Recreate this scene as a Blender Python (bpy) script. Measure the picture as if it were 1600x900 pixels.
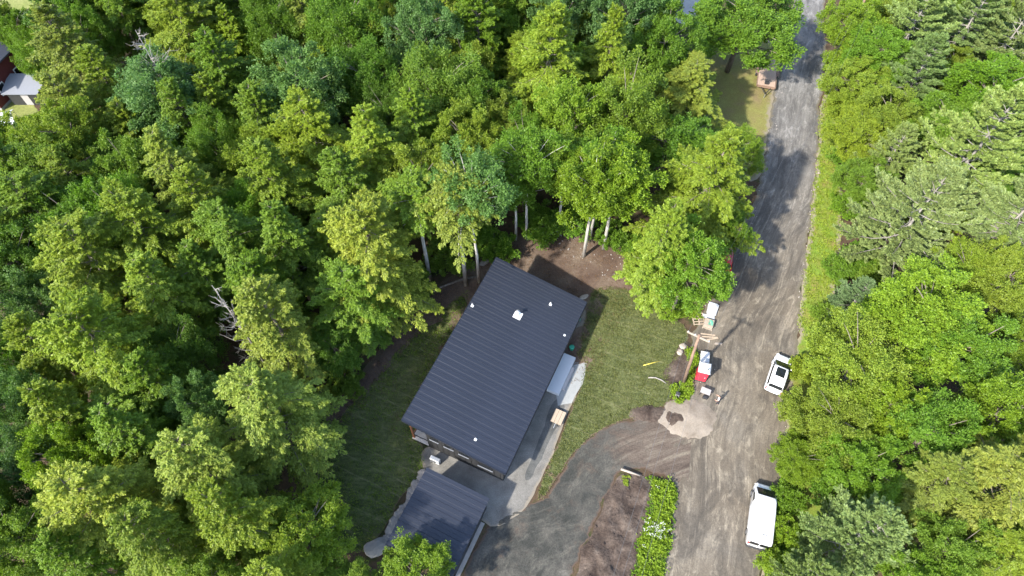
import bpy, bmesh, math, random
import numpy as np
from mathutils import Vector, Matrix, noise, geometry

R = math.radians
for o in list(bpy.data.objects): bpy.data.objects.remove(o)
S = bpy.context.scene
COL = S.collection

# ------------------------------------------------------------------ camera
CAM_H, TILT, FPX = 66.0, R(57), 1067.0
ST, CT = math.sin(TILT), math.cos(TILT)
cd = bpy.data.cameras.new('camera'); cam = bpy.data.objects.new('camera', cd); COL.objects.link(cam)
cam.location = (0, 0, CAM_H); cam.rotation_euler = (R(90) - TILT, 0, 0)
cd.sensor_width = 36; cd.lens = FPX / 1600 * 36; cd.clip_start = 1; cd.clip_end = 6000
S.camera = cam

# ------------------------------------------------------------------ sky and sun
SUN_EL = R(40); SUN_AZ = math.atan2(-0.75, -0.66)      # compass angle (from +Y towards +X) of the sun
w = bpy.data.worlds.new('World'); S.world = w; w.use_nodes = True
nt = w.node_tree; bg = nt.nodes['Background']
sky = nt.nodes.new('ShaderNodeTexSky'); sky.sky_type = 'NISHITA'; sky.sun_disc = False
sky.sun_elevation = SUN_EL; sky.sun_rotation = SUN_AZ % (2 * math.pi); sky.air_density = 1.0; sky.dust_density = 1.2
nt.links.new(sky.outputs[0], bg.inputs[0]); bg.inputs[1].default_value = 0.15
sl = bpy.data.lights.new('sun', 'SUN'); sl.energy = 2.85; sl.angle = R(1.6); sl.color = (1.0, 0.955, 0.87)
so = bpy.data.objects.new('sun', sl); COL.objects.link(so)
sd = Vector((math.sin(SUN_AZ) * math.cos(SUN_EL), math.cos(SUN_AZ) * math.cos(SUN_EL), math.sin(SUN_EL)))
so.rotation_euler = sd.to_track_quat('Z', 'Y').to_euler(); so.location = sd * 150
S.render.engine = 'CYCLES'
S.view_settings.view_transform = 'Standard'; S.view_settings.look = 'None'
S.view_settings.exposure = 1.95; S.view_settings.gamma = 1
S.cycles.max_bounces = 6; S.cycles.transparent_max_bounces = 4
S.render.resolution_x = 1024; S.render.resolution_y = 576

# ------------------------------------------------------------------ helpers
def G(x, y, h=0.0):                     # photo pixel -> point on the level plane at height h
    u = (x - 800) / FPX; v = (y - 450) / FPX
    k = (CAM_H - h) / (ST + v * CT)
    return Vector((k * u, k * (CT - v * ST), h))
def PX(p):                              # point -> photo pixel and pixels per metre (used for labels and sizes only)
    D = CAM_H - p[2]; Z = D * ST + p[1] * CT
    return 800 + FPX * p[0] / Z, 450 + FPX * (D * CT - p[1] * ST) / Z, FPX / Z

def tag(o, label=None, cat=None, group=None, kind=None):
    if label: o['label'] = label
    if cat: o['category'] = cat
    if group: o['group'] = group
    if kind: o['kind'] = kind
    return o
def empty(name, loc=(0, 0, 0), rz=0.0):
    o = bpy.data.objects.new(name, None); COL.objects.link(o)
    o.empty_display_size = 0.3; o.location = loc; o.rotation_euler = (0, 0, rz); return o
def link(name, me, mat=None, parent=None, loc=None, rot=None):
    o = bpy.data.objects.new(name, me); COL.objects.link(o)
    if mat and not me.materials: me.materials.append(mat)
    if parent: o.parent = parent
    if loc is not None: o.location = loc
    if rot is not None: o.rotation_euler = rot
    return o

class MB:
    def __init__(s): s.v = []; s.f = []; s.m = None
    def box(s, x0, x1, y0, y1, z0, z1, M=None):
        b = len(s.v)
        for z in (z0, z1):
            for (x, y) in ((x0, y0), (x1, y0), (x1, y1), (x0, y1)):
                p = Vector((x, y, z)); s.v.append(M @ p if M else p)
        for q in ((3, 2, 1, 0), (4, 5, 6, 7), (0, 1, 5, 4), (1, 2, 6, 5), (2, 3, 7, 6), (3, 0, 4, 7)):
            s.f.append([b + i for i in q])
        return s
    def poly(s, pts):
        b = len(s.v); s.v += [Vector(p) for p in pts]; s.f.append(list(range(b, b + len(pts)))); return s
    def hexa(s, lo, hi):                # two quads, bottom and top, same winding (ccw from above)
        b = len(s.v); s.v += [Vector(p) for p in list(lo) + list(hi)]
        n = len(lo)
        s.f.append([b + i for i in range(n)][::-1]); s.f.append([b + n + i for i in range(n)])
        for i in range(n):
            j = (i + 1) % n; s.f.append([b + i, b + j, b + n + j, b + n + i])
        return s
    def tube(s, pts, rad, seg=6, cap=True):
        pts = [Vector(p) for p in pts]; b = len(s.v); n = len(pts)
        if not hasattr(rad, '__len__'): rad = [rad] * n
        up = None
        for i, p in enumerate(pts):
            d = (pts[min(i + 1, n - 1)] - pts[max(i - 1, 0)]).normalized()
            if up is None:
                up = d.cross(Vector((0, 0, 1)) if abs(d.z) < .9 else Vector((1, 0, 0))).normalized()
            up = (up - d * up.dot(d)).normalized(); w_ = d.cross(up)
            for k in range(seg):
                a = 2 * math.pi * k / seg
                s.v.append(p + (up * math.cos(a) + w_ * math.sin(a)) * rad[i])
        for i in range(n - 1):
            for k in range(seg):
                a = b + i * seg + k; c = b + i * seg + (k + 1) % seg
                s.f.append([a, c, c + seg, a + seg])
        if cap:
            s.f.append([b + k for k in range(seg)][::-1]); s.f.append([b + (n - 1) * seg + k for k in range(seg)])
        return s
    def mesh(s, name, smooth=False):
        me = bpy.data.meshes.new(name); me.from_pydata([tuple(p) for p in s.v], [], s.f); me.validate()
        bm = bmesh.new(); bm.from_mesh(me); bmesh.ops.recalc_face_normals(bm, faces=bm.faces); bm.to_mesh(me); bm.free()
        if smooth: me.polygons.foreach_set('use_smooth', [True] * len(me.polygons))
        return me
    def build(s, name, mat, parent=None, loc=None, rot=None, smooth=False, bevel=0):
        me = s.mesh(name, smooth)
        if bevel:
            bm = bmesh.new(); bm.from_mesh(me)
            bmesh.ops.bevel(bm, geom=list(bm.edges), offset=bevel, segments=2, affect='EDGES', profile=.5)
            bm.to_mesh(me); bm.free()
        return link(name, me, mat, parent, loc, rot)

# ------------------------------------------------------------------ materials
def mat_new(name):
    m = bpy.data.materials.new(name); m.use_nodes = True
    n = m.node_tree.nodes; l = m.node_tree.links
    return m, n, l, n['Principled BSDF']
def sock(node, name): return node.inputs[name]
def noise_node(n, l, vec, scale, detail=6, rough=.6, dist=0.0):
    t = n.new('ShaderNodeTexNoise'); t.inputs['Scale'].default_value = scale
    t.inputs['Detail'].default_value = detail; t.inputs['Roughness'].default_value = rough
    t.inputs['Distortion'].default_value = dist
    if vec is not None: l.new(vec, t.inputs['Vector'])
    return t.outputs['Fac']
def ramp(n, l, fac, stops):
    r = n.new('ShaderNodeValToRGB'); e = r.color_ramp.elements
    while len(e) < len(stops): e.new(0.5)
    for i, (p, c) in enumerate(stops):
        e[i].position = p; e[i].color = (*c, 1) if len(c) == 3 else c
    l.new(fac, r.inputs[0]); return r.outputs[0]
def g1(v): return (v, v, v)
def mix(n, l, fac, a, b, mode='MIX'):
    m = n.new('ShaderNodeMix'); m.data_type = 'RGBA'; m.blend_type = mode
    for s_, v in ((m.inputs[0], fac), (m.inputs[6], a), (m.inputs[7], b)):
        if isinstance(v, (int, float)): s_.default_value = v
        elif isinstance(v, tuple): s_.default_value = (*v, 1)
        else: l.new(v, s_)
    return m.outputs[2]
def mathn(n, l, op, a, b=None, clamp=False):
    m = n.new('ShaderNodeMath'); m.operation = op; m.use_clamp = clamp
    for s_, v in ((m.inputs[0], a), (m.inputs[1], b)):
        if v is None: continue
        if isinstance(v, (int, float)): s_.default_value = v
        else: l.new(v, s_)
    return m.outputs[0]
def position(n): return n.new('ShaderNodeNewGeometry').outputs['Position']
def objco(n): return n.new('ShaderNodeTexCoord').outputs['Object']
def mapping(n, l, vec, scale=(1, 1, 1), rot=(0, 0, 0)):
    m = n.new('ShaderNodeMapping'); l.new(vec, m.inputs[0])
    m.inputs['Scale'].default_value = scale; m.inputs['Rotation'].default_value = rot
    return m.outputs[0]
def attr(n, name):
    a = n.new('ShaderNodeAttribute'); a.attribute_name = name; return a
def bump(n, l, b, h, strength=.5, dist=.05):
    k = n.new('ShaderNodeBump'); k.inputs['Strength'].default_value = strength; k.inputs['Distance'].default_value = dist
    l.new(h, k.inputs['Height']); l.new(k.outputs[0], b.inputs['Normal'])

def plain(name, col, rough=.6, metal=0.0, var=.12, scale=3.0, bmp=0.0, coat=0.0):
    m, n, l, b = mat_new(name)
    f = noise_node(n, l, objco(n), scale, 5)
    c = mix(n, l, f, tuple(x * (1 - var) for x in col), tuple(min(1, x * (1 + var)) for x in col))
    l.new(c, b.inputs['Base Color']); b.inputs['Roughness'].default_value = rough; b.inputs['Metallic'].default_value = metal
    if coat: b.inputs['Coat Weight'].default_value = coat; b.inputs['Coat Roughness'].default_value = .08
    if bmp: bump(n, l, b, noise_node(n, l, objco(n), scale * 4, 5), bmp, .03)
    return m

def leaf_material(name, sat_tip=(1.28, 1.25, 1.05), rough=.5, trans=.40):
    """object colour x per-leaf variation; new growth (attribute tip) is lighter and yellower"""
    m, n, l, b = mat_new(name)
    oi = n.new('ShaderNodeObjectInfo')
    v = attr(n, 'leafvar').outputs['Fac']; t = attr(n, 'tip').outputs['Fac']
    c = mix(n, l, v, (.62, .72, .7), (1.28, 1.2, 1.1))
    c = mix(n, l, 1.0, oi.outputs['Color'], c, 'MULTIPLY')
    c2 = mix(n, l, 1.0, c, sat_tip, 'MULTIPLY')
    c = mix(n, l, t, c, c2)
    l.new(c, b.inputs['Base Color']); b.inputs['Roughness'].default_value = rough
    b.inputs['Specular IOR Level'].default_value = .3
    tr = n.new('ShaderNodeBsdfTranslucent')
    ct = mix(n, l, 1.0, c, (1.2, 1.35, .5), 'MULTIPLY'); l.new(ct, tr.inputs[0])
    ms = n.new('ShaderNodeMixShader'); ms.inputs[0].default_value = trans
    l.new(b.outputs[0], ms.inputs[1]); l.new(tr.outputs[0], ms.inputs[2])
    l.new(ms.outputs[0], n['Material Output'].inputs[0])
    return m
M_leaf = leaf_material('leaf_broad')
M_feather = leaf_material('leaf_feathery', (1.28, 1.28, 1.0))
M_needle = leaf_material('leaf_needle', (1.3, 1.2, 1.1), .45, .2)
M_blade = leaf_material('grass_blade', (1.3, 1.25, .9), .6, .25)

def bark_material(name, a, b_, sc=4):
    m, n, l, b = mat_new(name)
    f = noise_node(n, l, mapping(n, l, objco(n), (1, 1, .25)), sc, 7, .7)
    l.new(ramp(n, l, f, [(.3, a), (.7, b_)]), b.inputs['Base Color']); b.inputs['Roughness'].default_value = .9
    bump(n, l, b, f, .8, .05); return m
M_bark = bark_material('bark_grey_brown', (.07, .055, .042), (.24, .205, .165))
M_birch = bark_material('bark_pale', (.22, .19, .16), (.55, .52, .46))
M_pinebark = bark_material('bark_pine', (.13, .115, .10), (.32, .295, .26))
M_dead = bark_material('dead_wood', (.15, .132, .115), (.31, .285, .255))
M_deadred = bark_material('dead_wood_brown', (.22, .15, .11), (.42, .33, .27))

def edge_mix(n, l, c, c_edge, width=1.0, nscale=1.2):
    """blend towards the neighbouring ground near the rim of a sheet, broken up by noise"""
    e = attr(n, 'edge').outputs['Fac']
    nn = noise_node(n, l, position(n), nscale, 6, .7)
    k = mathn(n, l, 'DIVIDE', e, width)
    k = mathn(n, l, 'ADD', k, mathn(n, l, 'MULTIPLY', mathn(n, l, 'SUBTRACT', nn, .5), 2.2))
    k = mathn(n, l, 'SUBTRACT', k, 0.25)
    k = mathn(n, l, 'MULTIPLY', k, 2.0, True)
    return mix(n, l, k, c_edge, c)

def ground_mat(name, stops, scale=.35, fine=9.0, edge=None, edge_w=1.0, rough=.95, bmp=.6, fine_amt=.45, stretch=None, bdist=.06):
    m, n, l, b = mat_new(name)
    p = position(n)
    if stretch: p = mapping(n, l, p, stretch[0], (0, 0, stretch[1]))
    f = noise_node(n, l, p, scale, 8, .62, .3)
    c = ramp(n, l, f, stops)
    f2 = noise_node(n, l, position(n), fine, 6, .75)
    c = mix(n, l, 1.0, c, ramp(n, l, f2, [(.25, g1(1 - fine_amt)), (.75, g1(1 + fine_amt * .9))]), 'MULTIPLY')
    if edge: c = edge_mix(n, l, c, edge, edge_w)
    l.new(c, b.inputs['Base Color']); b.inputs['Roughness'].default_value = rough
    b.inputs['Specular IOR Level'].default_value = .2
    bump(n, l, b, f2, bmp, bdist)
    return m

SOIL = (.13, .088, .062)
M_floor = ground_mat('forest_floor', [(.3, (.045, .032, .02)), (.5, (.075, .05, .03)), (.62, (.03, .04, .012)), (.8, (.09, .065, .04))], .5, 6)
M_clear = ground_mat('bare_soil', [(.28, (.065, .041, .03)), (.5, (.108, .075, .055)), (.72, (.165, .127, .093))], .3, 5, (.09, .07, .045), 1.2, fine_amt=.4)
M_soil = ground_mat('turned_soil', [(.28, (.028, .019, .015)), (.43, (.064, .046, .036)), (.57, (.10, .075, .059)), (.74, (.18, .145, .115))], .6, 4, None, fine_amt=.55, bmp=1.0, bdist=.2)
M_sand = ground_mat('sand', [(.3, (.12, .096, .074)), (.45, (.20, .166, .13)), (.7, (.265, .225, .18))], .5, 8, None, fine_amt=.25)
M_gravel = ground_mat('grey_gravel', [(.3, (.105, .098, .086)), (.7, (.20, .188, .168))], .5, 14, (.2, .17, .13), .4, fine_amt=.5)
M_darkgravel = ground_mat('damp_dark_gravel', [(.3, (.05, .052, .05)), (.7, (.12, .118, .11))], .5, 12, None, fine_amt=.5)
M_concrete = ground_mat('concrete', [(.3, (.21, .216, .21)), (.7, (.28, .284, .272))], .6, 10, None, fine_amt=.12, bmp=.1)
M_verge = ground_mat('verge_grass', [(.25, (.20, .14, .06)), (.42, (.15, .17, .03)), (.6, (.12, .19, .022)), (.8, (.20, .22, .06))], .45, 7, (.22, .19, .13), .8, fine_amt=.5)
M_yard = ground_mat('rough_yard_grass', [(.25, (.17, .12, .07)), (.5, (.16, .15, .045)), (.75, (.19, .2, .06))], .3, 6, (.2, .17, .12), 1.0, fine_amt=.45)
M_far = ground_mat('far_grass', [(.3, (.12, .15, .03)), (.7, (.22, .22, .08))], .2, 3, None)
M_pale = ground_mat('pale_yard', [(.3, (.26, .25, .235)), (.7, (.36, .345, .32))], .2, 3, None, fine_amt=.15)

def lawn_mat():
    m, n, l, b = mat_new('sod_lawn')
    p = position(n); ang = R(24.8)
    q = mapping(n, l, p, (1, 1, 1), (0, 0, ang))
    f = noise_node(n, l, mapping(n, l, p, (.55, 1.9, 1), (0, 0, ang)), 1.2, 7, .7, .3)
    c = ramp(n, l, f, [(.28, (.034, .042, .017)), (.42, (.060, .072, .027)), (.58, (.096, .108, .043)), (.78, (.165, .162, .078))])
    big = noise_node(n, l, p, .12, 4)
    c = mix(n, l, 1.0, c, ramp(n, l, big, [(.3, (.85, .92, .8)), (.7, (1.15, 1.06, 1.1))]), 'MULTIPLY')
    f2 = noise_node(n, l, p, 8, 6, .75)
    c = mix(n, l, 1.0, c, ramp(n, l, f2, [(.25, g1(.55)), (.75, g1(1.4))]), 'MULTIPLY')
    # seams between rolls of sod, laid across the plot
    sx = n.new('ShaderNodeSeparateXYZ'); l.new(q, sx.inputs[0])
    wob = noise_node(n, l, p, .8, 3)
    yy = mathn(n, l, 'ADD', sx.outputs[1], mathn(n, l, 'MULTIPLY', wob, .35))
    fr = mathn(n, l, 'FRACT', mathn(n, l, 'DIVIDE', yy, 1.35))
    k = mathn(n, l, 'LESS_THAN', mathn(n, l, 'ABSOLUTE', mathn(n, l, 'SUBTRACT', fr, .5)), .045)
    k = mathn(n, l, 'MULTIPLY', k, noise_node(n, l, p, .5, 3))
    c = mix(n, l, mathn(n, l, 'MULTIPLY', k, .6), c, (.19, .175, .095))
    c = edge_mix(n, l, c, (.12, .085, .058), .16, 2.0)
    l.new(c, b.inputs['Base Color']); b.inputs['Roughness'].default_value = .95; b.inputs['Specular IOR Level'].default_value = .15
    bump(n, l, b, f2, .9, .08); return m
M_lawn = lawn_mat()

def track_mat(name, stops, edge, edge_w, dark, streak, pale, join=None, grey=False):
    """gravel surface that follows the course of the road: attribute st = (metres across, metres along)"""
    m, n, l, b = mat_new(name)
    st = attr(n, 'st').outputs['Vector']; p = position(n)
    f = noise_node(n, l, p, .16, 7, .62, .6)
    c = ramp(n, l, f, stops)
    s1 = noise_node(n, l, mapping(n, l, st, (.9, .02, 1)), 1.0, 4, .6, .1)
    c = mix(n, l, 1.0, c, ramp(n, l, s1, [(.3, g1(.78)), (.5, g1(.98)), (.7, g1(1.18))]), 'MULTIPLY')
    s2 = noise_node(n, l, mapping(n, l, st, (4, .05, 1)), 1.0, 4, .65, .1)
    br = noise_node(n, l, p, .3, 8, .66, .6) if join else noise_node(n, l, mapping(n, l, st, (.5, .22, 1)), 1.0, 8, .7, 1.2)
    wp = noise_node(n, l, mapping(n, l, st, (.5, .3, 1)), 1.0, 8, .66, .6) if join else noise_node(n, l, mapping(n, l, st, (1.2, .5, 1)), 1.0, 9, .75, .7)
    k1 = mathn(n, l, 'MULTIPLY', ramp(n, l, wp, [(.50, g1(0)), (.64, g1(streak))]), ramp(n, l, br, [(.4, g1(.15)), (.58, g1(1))]))
    c = mix(n, l, k1, c, pale)
    k2 = mathn(n, l, 'MULTIPLY', ramp(n, l, s2, [(.36, g1(.38)), (.46, g1(0))]), ramp(n, l, br, [(.38, g1(1)), (.6, g1(.25))]))
    c = mix(n, l, k2, c, dark)
    d = noise_node(n, l, mapping(n, l, st, (.30, .12, 1)), 1.0, 9, .76, .6)
    c = mix(n, l, ramp(n, l, d, [(.47, g1(0)), (.55, g1(.55)), (.66, g1(.9))]), c, dark)
    k3 = mathn(n, l, 'MULTIPLY', ramp(n, l, s2, [(.56, g1(0)), (.64, g1(.4))]), ramp(n, l, wp, [(.42, g1(0)), (.55, g1(1))]))
    c = mix(n, l, k3, c, pale)
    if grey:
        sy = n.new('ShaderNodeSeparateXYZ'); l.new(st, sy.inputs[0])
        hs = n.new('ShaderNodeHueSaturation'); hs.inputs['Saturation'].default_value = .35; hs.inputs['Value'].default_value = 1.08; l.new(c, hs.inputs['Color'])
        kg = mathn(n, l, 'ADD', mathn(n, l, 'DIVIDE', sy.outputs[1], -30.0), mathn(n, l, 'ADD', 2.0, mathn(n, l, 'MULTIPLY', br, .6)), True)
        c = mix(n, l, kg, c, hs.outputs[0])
    if join:
        sx = n.new('ShaderNodeSeparateXYZ'); l.new(st, sx.inputs[0])
        kk = mathn(n, l, 'ADD', mathn(n, l, 'DIVIDE', sx.outputs[1], 9.0), mathn(n, l, 'MULTIPLY', mathn(n, l, 'SUBTRACT', br, .5), 1.6))
        c = mix(n, l, mathn(n, l, 'MULTIPLY', mathn(n, l, 'SUBTRACT', kk, .35), 2.0, True), join, c)
    f2 = noise_node(n, l, p, 7, 7, .78)
    c = mix(n, l, 1.0, c, ramp(n, l, f2, [(.25, g1(.66)), (.75, g1(1.32))]), 'MULTIPLY')
    c = edge_mix(n, l, c, edge, edge_w, 1.5)
    l.new(c, b.inputs['Base Color']); b.inputs['Roughness'].default_value = .93; b.inputs['Specular IOR Level'].default_value = .2
    h = mathn(n, l, 'ADD', f2, mathn(n, l, 'MULTIPLY', s2, .6)); bump(n, l, b, h, .6, .05)
    return m
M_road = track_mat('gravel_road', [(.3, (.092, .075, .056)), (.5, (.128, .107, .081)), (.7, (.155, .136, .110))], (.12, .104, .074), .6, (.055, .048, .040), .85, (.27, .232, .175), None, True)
def drive_mat():
    m, n, l, b = mat_new('driveway_gravel')
    st = attr(n, 'st').outputs['Vector']; p = position(n)
    f = noise_node(n, l, p, .28, 9, .7, .5)
    c = ramp(n, l, f, [(.32, (.024, .025, .022)), (.46, (.040, .040, .035)), (.58, (.066, .062, .053)), (.72, (.125, .114, .095))])
    w_ = noise_node(n, l, mapping(n, l, st, (.8, .25, 1)), 1.0, 8, .74, .5)
    c = mix(n, l, ramp(n, l, w_, [(.50, g1(0)), (.68, g1(.6))]), c, (.122, .112, .092))
    br = noise_node(n, l, p, .5, 8, .72, .4)
    c = mix(n, l, ramp(n, l, br, [(.55, g1(0)), (.66, g1(.5))]), c, (.085, .06, .045))
    sx = n.new('ShaderNodeSeparateXYZ'); l.new(st, sx.inputs[0])
    # trodden earth where the drive leaves the road
    kk = mathn(n, l, 'ADD', mathn(n, l, 'DIVIDE', sx.outputs[1], 11.0), mathn(n, l, 'MULTIPLY', mathn(n, l, 'SUBTRACT', f, .5), 2.4))
    ea = noise_node(n, l, mapping(n, l, st, (1.6, .18, 1)), 1.0, 8, .72, .4)
    earth = ramp(n, l, ea, [(.32, (.058, .044, .035)), (.5, (.098, .076, .060)), (.6, (.135, .112, .086)), (.74, (.25, .215, .16))])
    c = mix(n, l, mathn(n, l, 'MULTIPLY', mathn(n, l, 'SUBTRACT', kk, .5), 2.2, True), earth, c)
    f2 = noise_node(n, l, p, 8, 8, .8)
    c = mix(n, l, 1.0, c, ramp(n, l, f2, [(.28, g1(.5)), (.72, g1(1.5))]), 'MULTIPLY')
    c = edge_mix(n, l, c, (.085, .06, .045), .3, 1.4)
    l.new(c, b.inputs['Base Color']); b.inputs['Roughness'].default_value = .95; b.inputs['Specular IOR Level'].default_value = .15
    bump(n, l, b, f2, .8, .06); return m
M_drive = drive_mat()

M_roof = plain('dark_metal_roof', (.016, .019, .029), .42, .0, .18, .3)
M_seam = plain('dark_metal_seam', (.014, .017, .025), .45, .0, .1, 2)
M_black = plain('black_siding', (.016, .016, .017), .7, 0, .2, 6)
M_trimblk = plain('black_trim', (.012, .012, .013), .5)
M_cedar = plain('cedar_post', (.36, .14, .06), .7, 0, .25, 4)
M_deckb = plain('pale_deck_board', (.50, .46, .41), .8, 0, .15, 6)
M_whitep = plain('white_paint', (.80, .80, .79), .45, 0, .03, 2)
M_carwhite = plain('white_car_paint', (.80, .80, .80), .3, 0, .02, 2, 0, .6)
M_carred = plain('red_car_paint', (.45, .025, .02), .3, 0, .05, 2, 0, .6)
M_glass = plain('dark_glass', (.012, .014, .016), .06, 0, .1, 1)
M_rubber = plain('tyre_rubber', (.02, .02, .02), .85)
M_alloy = plain('alloy_wheel', (.45, .45, .46), .35, .8)
M_lamp = plain('lamp_lens', (.6, .6, .62), .15)
M_taill = plain('tail_lamp_red', (.35, .02, .02), .25)
M_plast = plain('black_plastic', (.025, .025, .027), .6)
M_galv = plain('galvanised_metal', (.42, .43, .44), .4, .7)
M_greybox = plain('grey_plastic', (.32, .30, .29), .7)
M_redplast = plain('red_plastic', (.50, .03, .05), .45, 0, .06, 3)
M_whiteplast = plain('white_plastic', (.48, .49, .50), .45, 0, .04, 3)
M_greenp = plain('green_plastic', (.03, .26, .16), .5)
M_teal = plain('teal_tarp', (.09, .30, .20), .6)
M_wood = plain('weathered_plank', (.30, .25, .195), .85, 0, .25, 5, .3)
M_woodnew = plain('fresh_plank', (.34, .265, .19), .8, 0, .15, 5, .2)
M_pole = bark_material('pole_timber', (.13, .08, .055), (.26, .17, .12))
M_wire = plain('wire', (.10, .10, .10), .6)
M_stone = plain('field_stone', (.26, .235, .21), .9, 0, .3, 2.5, .5)
M_stonepale = plain('pale_stone', (.29, .245, .20), .9, 0, .2, 2.5, .4)
M_redside = plain('red_siding', (.10, .018, .018), .75, 0, .15, 5)
M_shingle = plain('dark_shingle', (.045, .05, .07), .85, 0, .25, 8)
M_greyroof = plain('grey_roof', (.17, .178, .20), .7, 0, .1, 3)
M_yellow = plain('yellow_paint', (.62, .50, .08), .6)
M_flower = plain('white_petals', (.62, .62, .58), .7)
M_skin = plain('skin', (.45, .27, .19), .6)
M_shirt = plain('white_shirt', (.74, .72, .70), .85)
M_trouser = plain('dark_trousers', (.03, .03, .04), .9)
M_hair = plain('dark_hair', (.03, .02, .015), .7)

# ------------------------------------------------------------------ ground sheets
rnd = random.Random(5)
def resample(pts, step, closed=True):
    out = []
    n = len(pts)
    for i in range(n if closed else n - 1):
        a, b = pts[i], pts[(i + 1) % n]; k = max(1, int((b - a).length / step))
        for j in range(k): out.append(a.lerp(b, j / k))
    if not closed: out.append(pts[-1])
    return out
def smooth_loop(pts, closed=True, it=2):
    for _ in range(it):                 # Chaikin corner cutting
        o = []; n = len(pts)
        for i in range(n if closed else n - 1):
            a, b = pts[i], pts[(i + 1) % n]; o += [a.lerp(b, .25), a.lerp(b, .75)]
        if not closed: o = [pts[0]] + o + [pts[-1]]
        pts = o
    return pts
def in_poly(x, y, P):
    c = False; j = len(P) - 1
    for i in range(len(P)):
        xi, yi = P[i].x, P[i].y; xj, yj = P[j].x, P[j].y
        if (yi > y) != (yj > y) and x < (xj - xi) * (y - yi) / (yj - yi) + xi: c = not c
        j = i
    return c
def edge_dist(X, Y, P):                 # numpy distance from points to the outline
    d = np.full(len(X), 1e9)
    n = len(P)
    for i in range(n):
        ax, ay = P[i].x, P[i].y; bx, by = P[(i + 1) % n].x, P[(i + 1) % n].y
        dx, dy = bx - ax, by - ay; L = dx * dx + dy * dy + 1e-9
        t = np.clip(((X - ax) * dx + (Y - ay) * dy) / L, 0, 1)
        d = np.minimum(d, np.hypot(X - ax - t * dx, Y - ay - t * dy))
    return d
SHEETS = {}
def sheet(name, px, z, mat, jit=.18, step=.7, grid=.9, amp=0.0, smooth=True, kind='structure', world=False, amp_scale=.5):
    pts = [Vector((p[0], p[1])) for p in px] if world else [G(*p).xy for p in px]
    if smooth: pts = smooth_loop(pts)
    pts = resample(pts, step)
    n = len(pts); P = []
    for i, p in enumerate(pts):
        d = (pts[(i + 1) % n] - pts[i - 1]); nn = Vector((-d.y, d.x))
        if nn.length > 1e-6: nn.normalize()
        k = noise.noise((p.x * .9, p.y * .9, 7.3 + z * 100)) * 1.2 + noise.noise((p.x * 2.7, p.y * 2.7, 3.1)) * .8
        P.append(p + nn * k * jit)
    x0, x1 = min(p.x for p in P), max(p.x for p in P); y0, y1 = min(p.y for p in P), max(p.y for p in P)
    inner = []
    xs = x0
    while xs < x1:
        ys = y0
        while ys < y1:
            q = Vector((xs + rnd.uniform(-.3, .3) * grid, ys + rnd.uniform(-.3, .3) * grid))
            if in_poly(q.x, q.y, P): inner.append(q)
            ys += grid
        xs += grid
    if inner:
        D = edge_dist(np.array([q.x for q in inner]), np.array([q.y for q in inner]), P)
        inner = [q for q, d in zip(inner, D) if d > grid * .3]
    V = P + inner; n = len(P)
    vo, eo, fo, *_ = geometry.delaunay_2d_cdt(V, [(i, (i + 1) % n) for i in range(n)], [list(range(n))], 1, 1e-5)
    X = np.array([v.x for v in vo]); Y = np.array([v.y for v in vo]); D = edge_dist(X, Y, P)
    Z = np.full(len(X), z)
    if amp:
        for i in range(len(X)):
            Z[i] += amp * min(1, D[i] / 1.2) * max(0, .5 + .8 * noise.noise((X[i] * amp_scale, Y[i] * amp_scale, 2.2)) + .45 * noise.noise((X[i] * amp_scale * 3, Y[i] * amp_scale * 3, 9)))
    me = bpy.data.meshes.new(name); me.from_pydata(list(zip(X, Y, Z)), [], fo)
    a = me.attributes.new('edge', 'FLOAT', 'POINT'); a.data.foreach_set('value', D.astype(np.float32))
    bm = bmesh.new(); bm.from_mesh(me)
    for f_ in bm.faces:
        f_.normal_update()
        if f_.normal.z < 0: f_.normal_flip()
    bm.to_mesh(me); bm.free()
    me.polygons.foreach_set('use_smooth', [True] * len(me.polygons))
    o = link(name, me, mat); tag(o, kind=kind); SHEETS[name] = P
    return o
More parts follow.
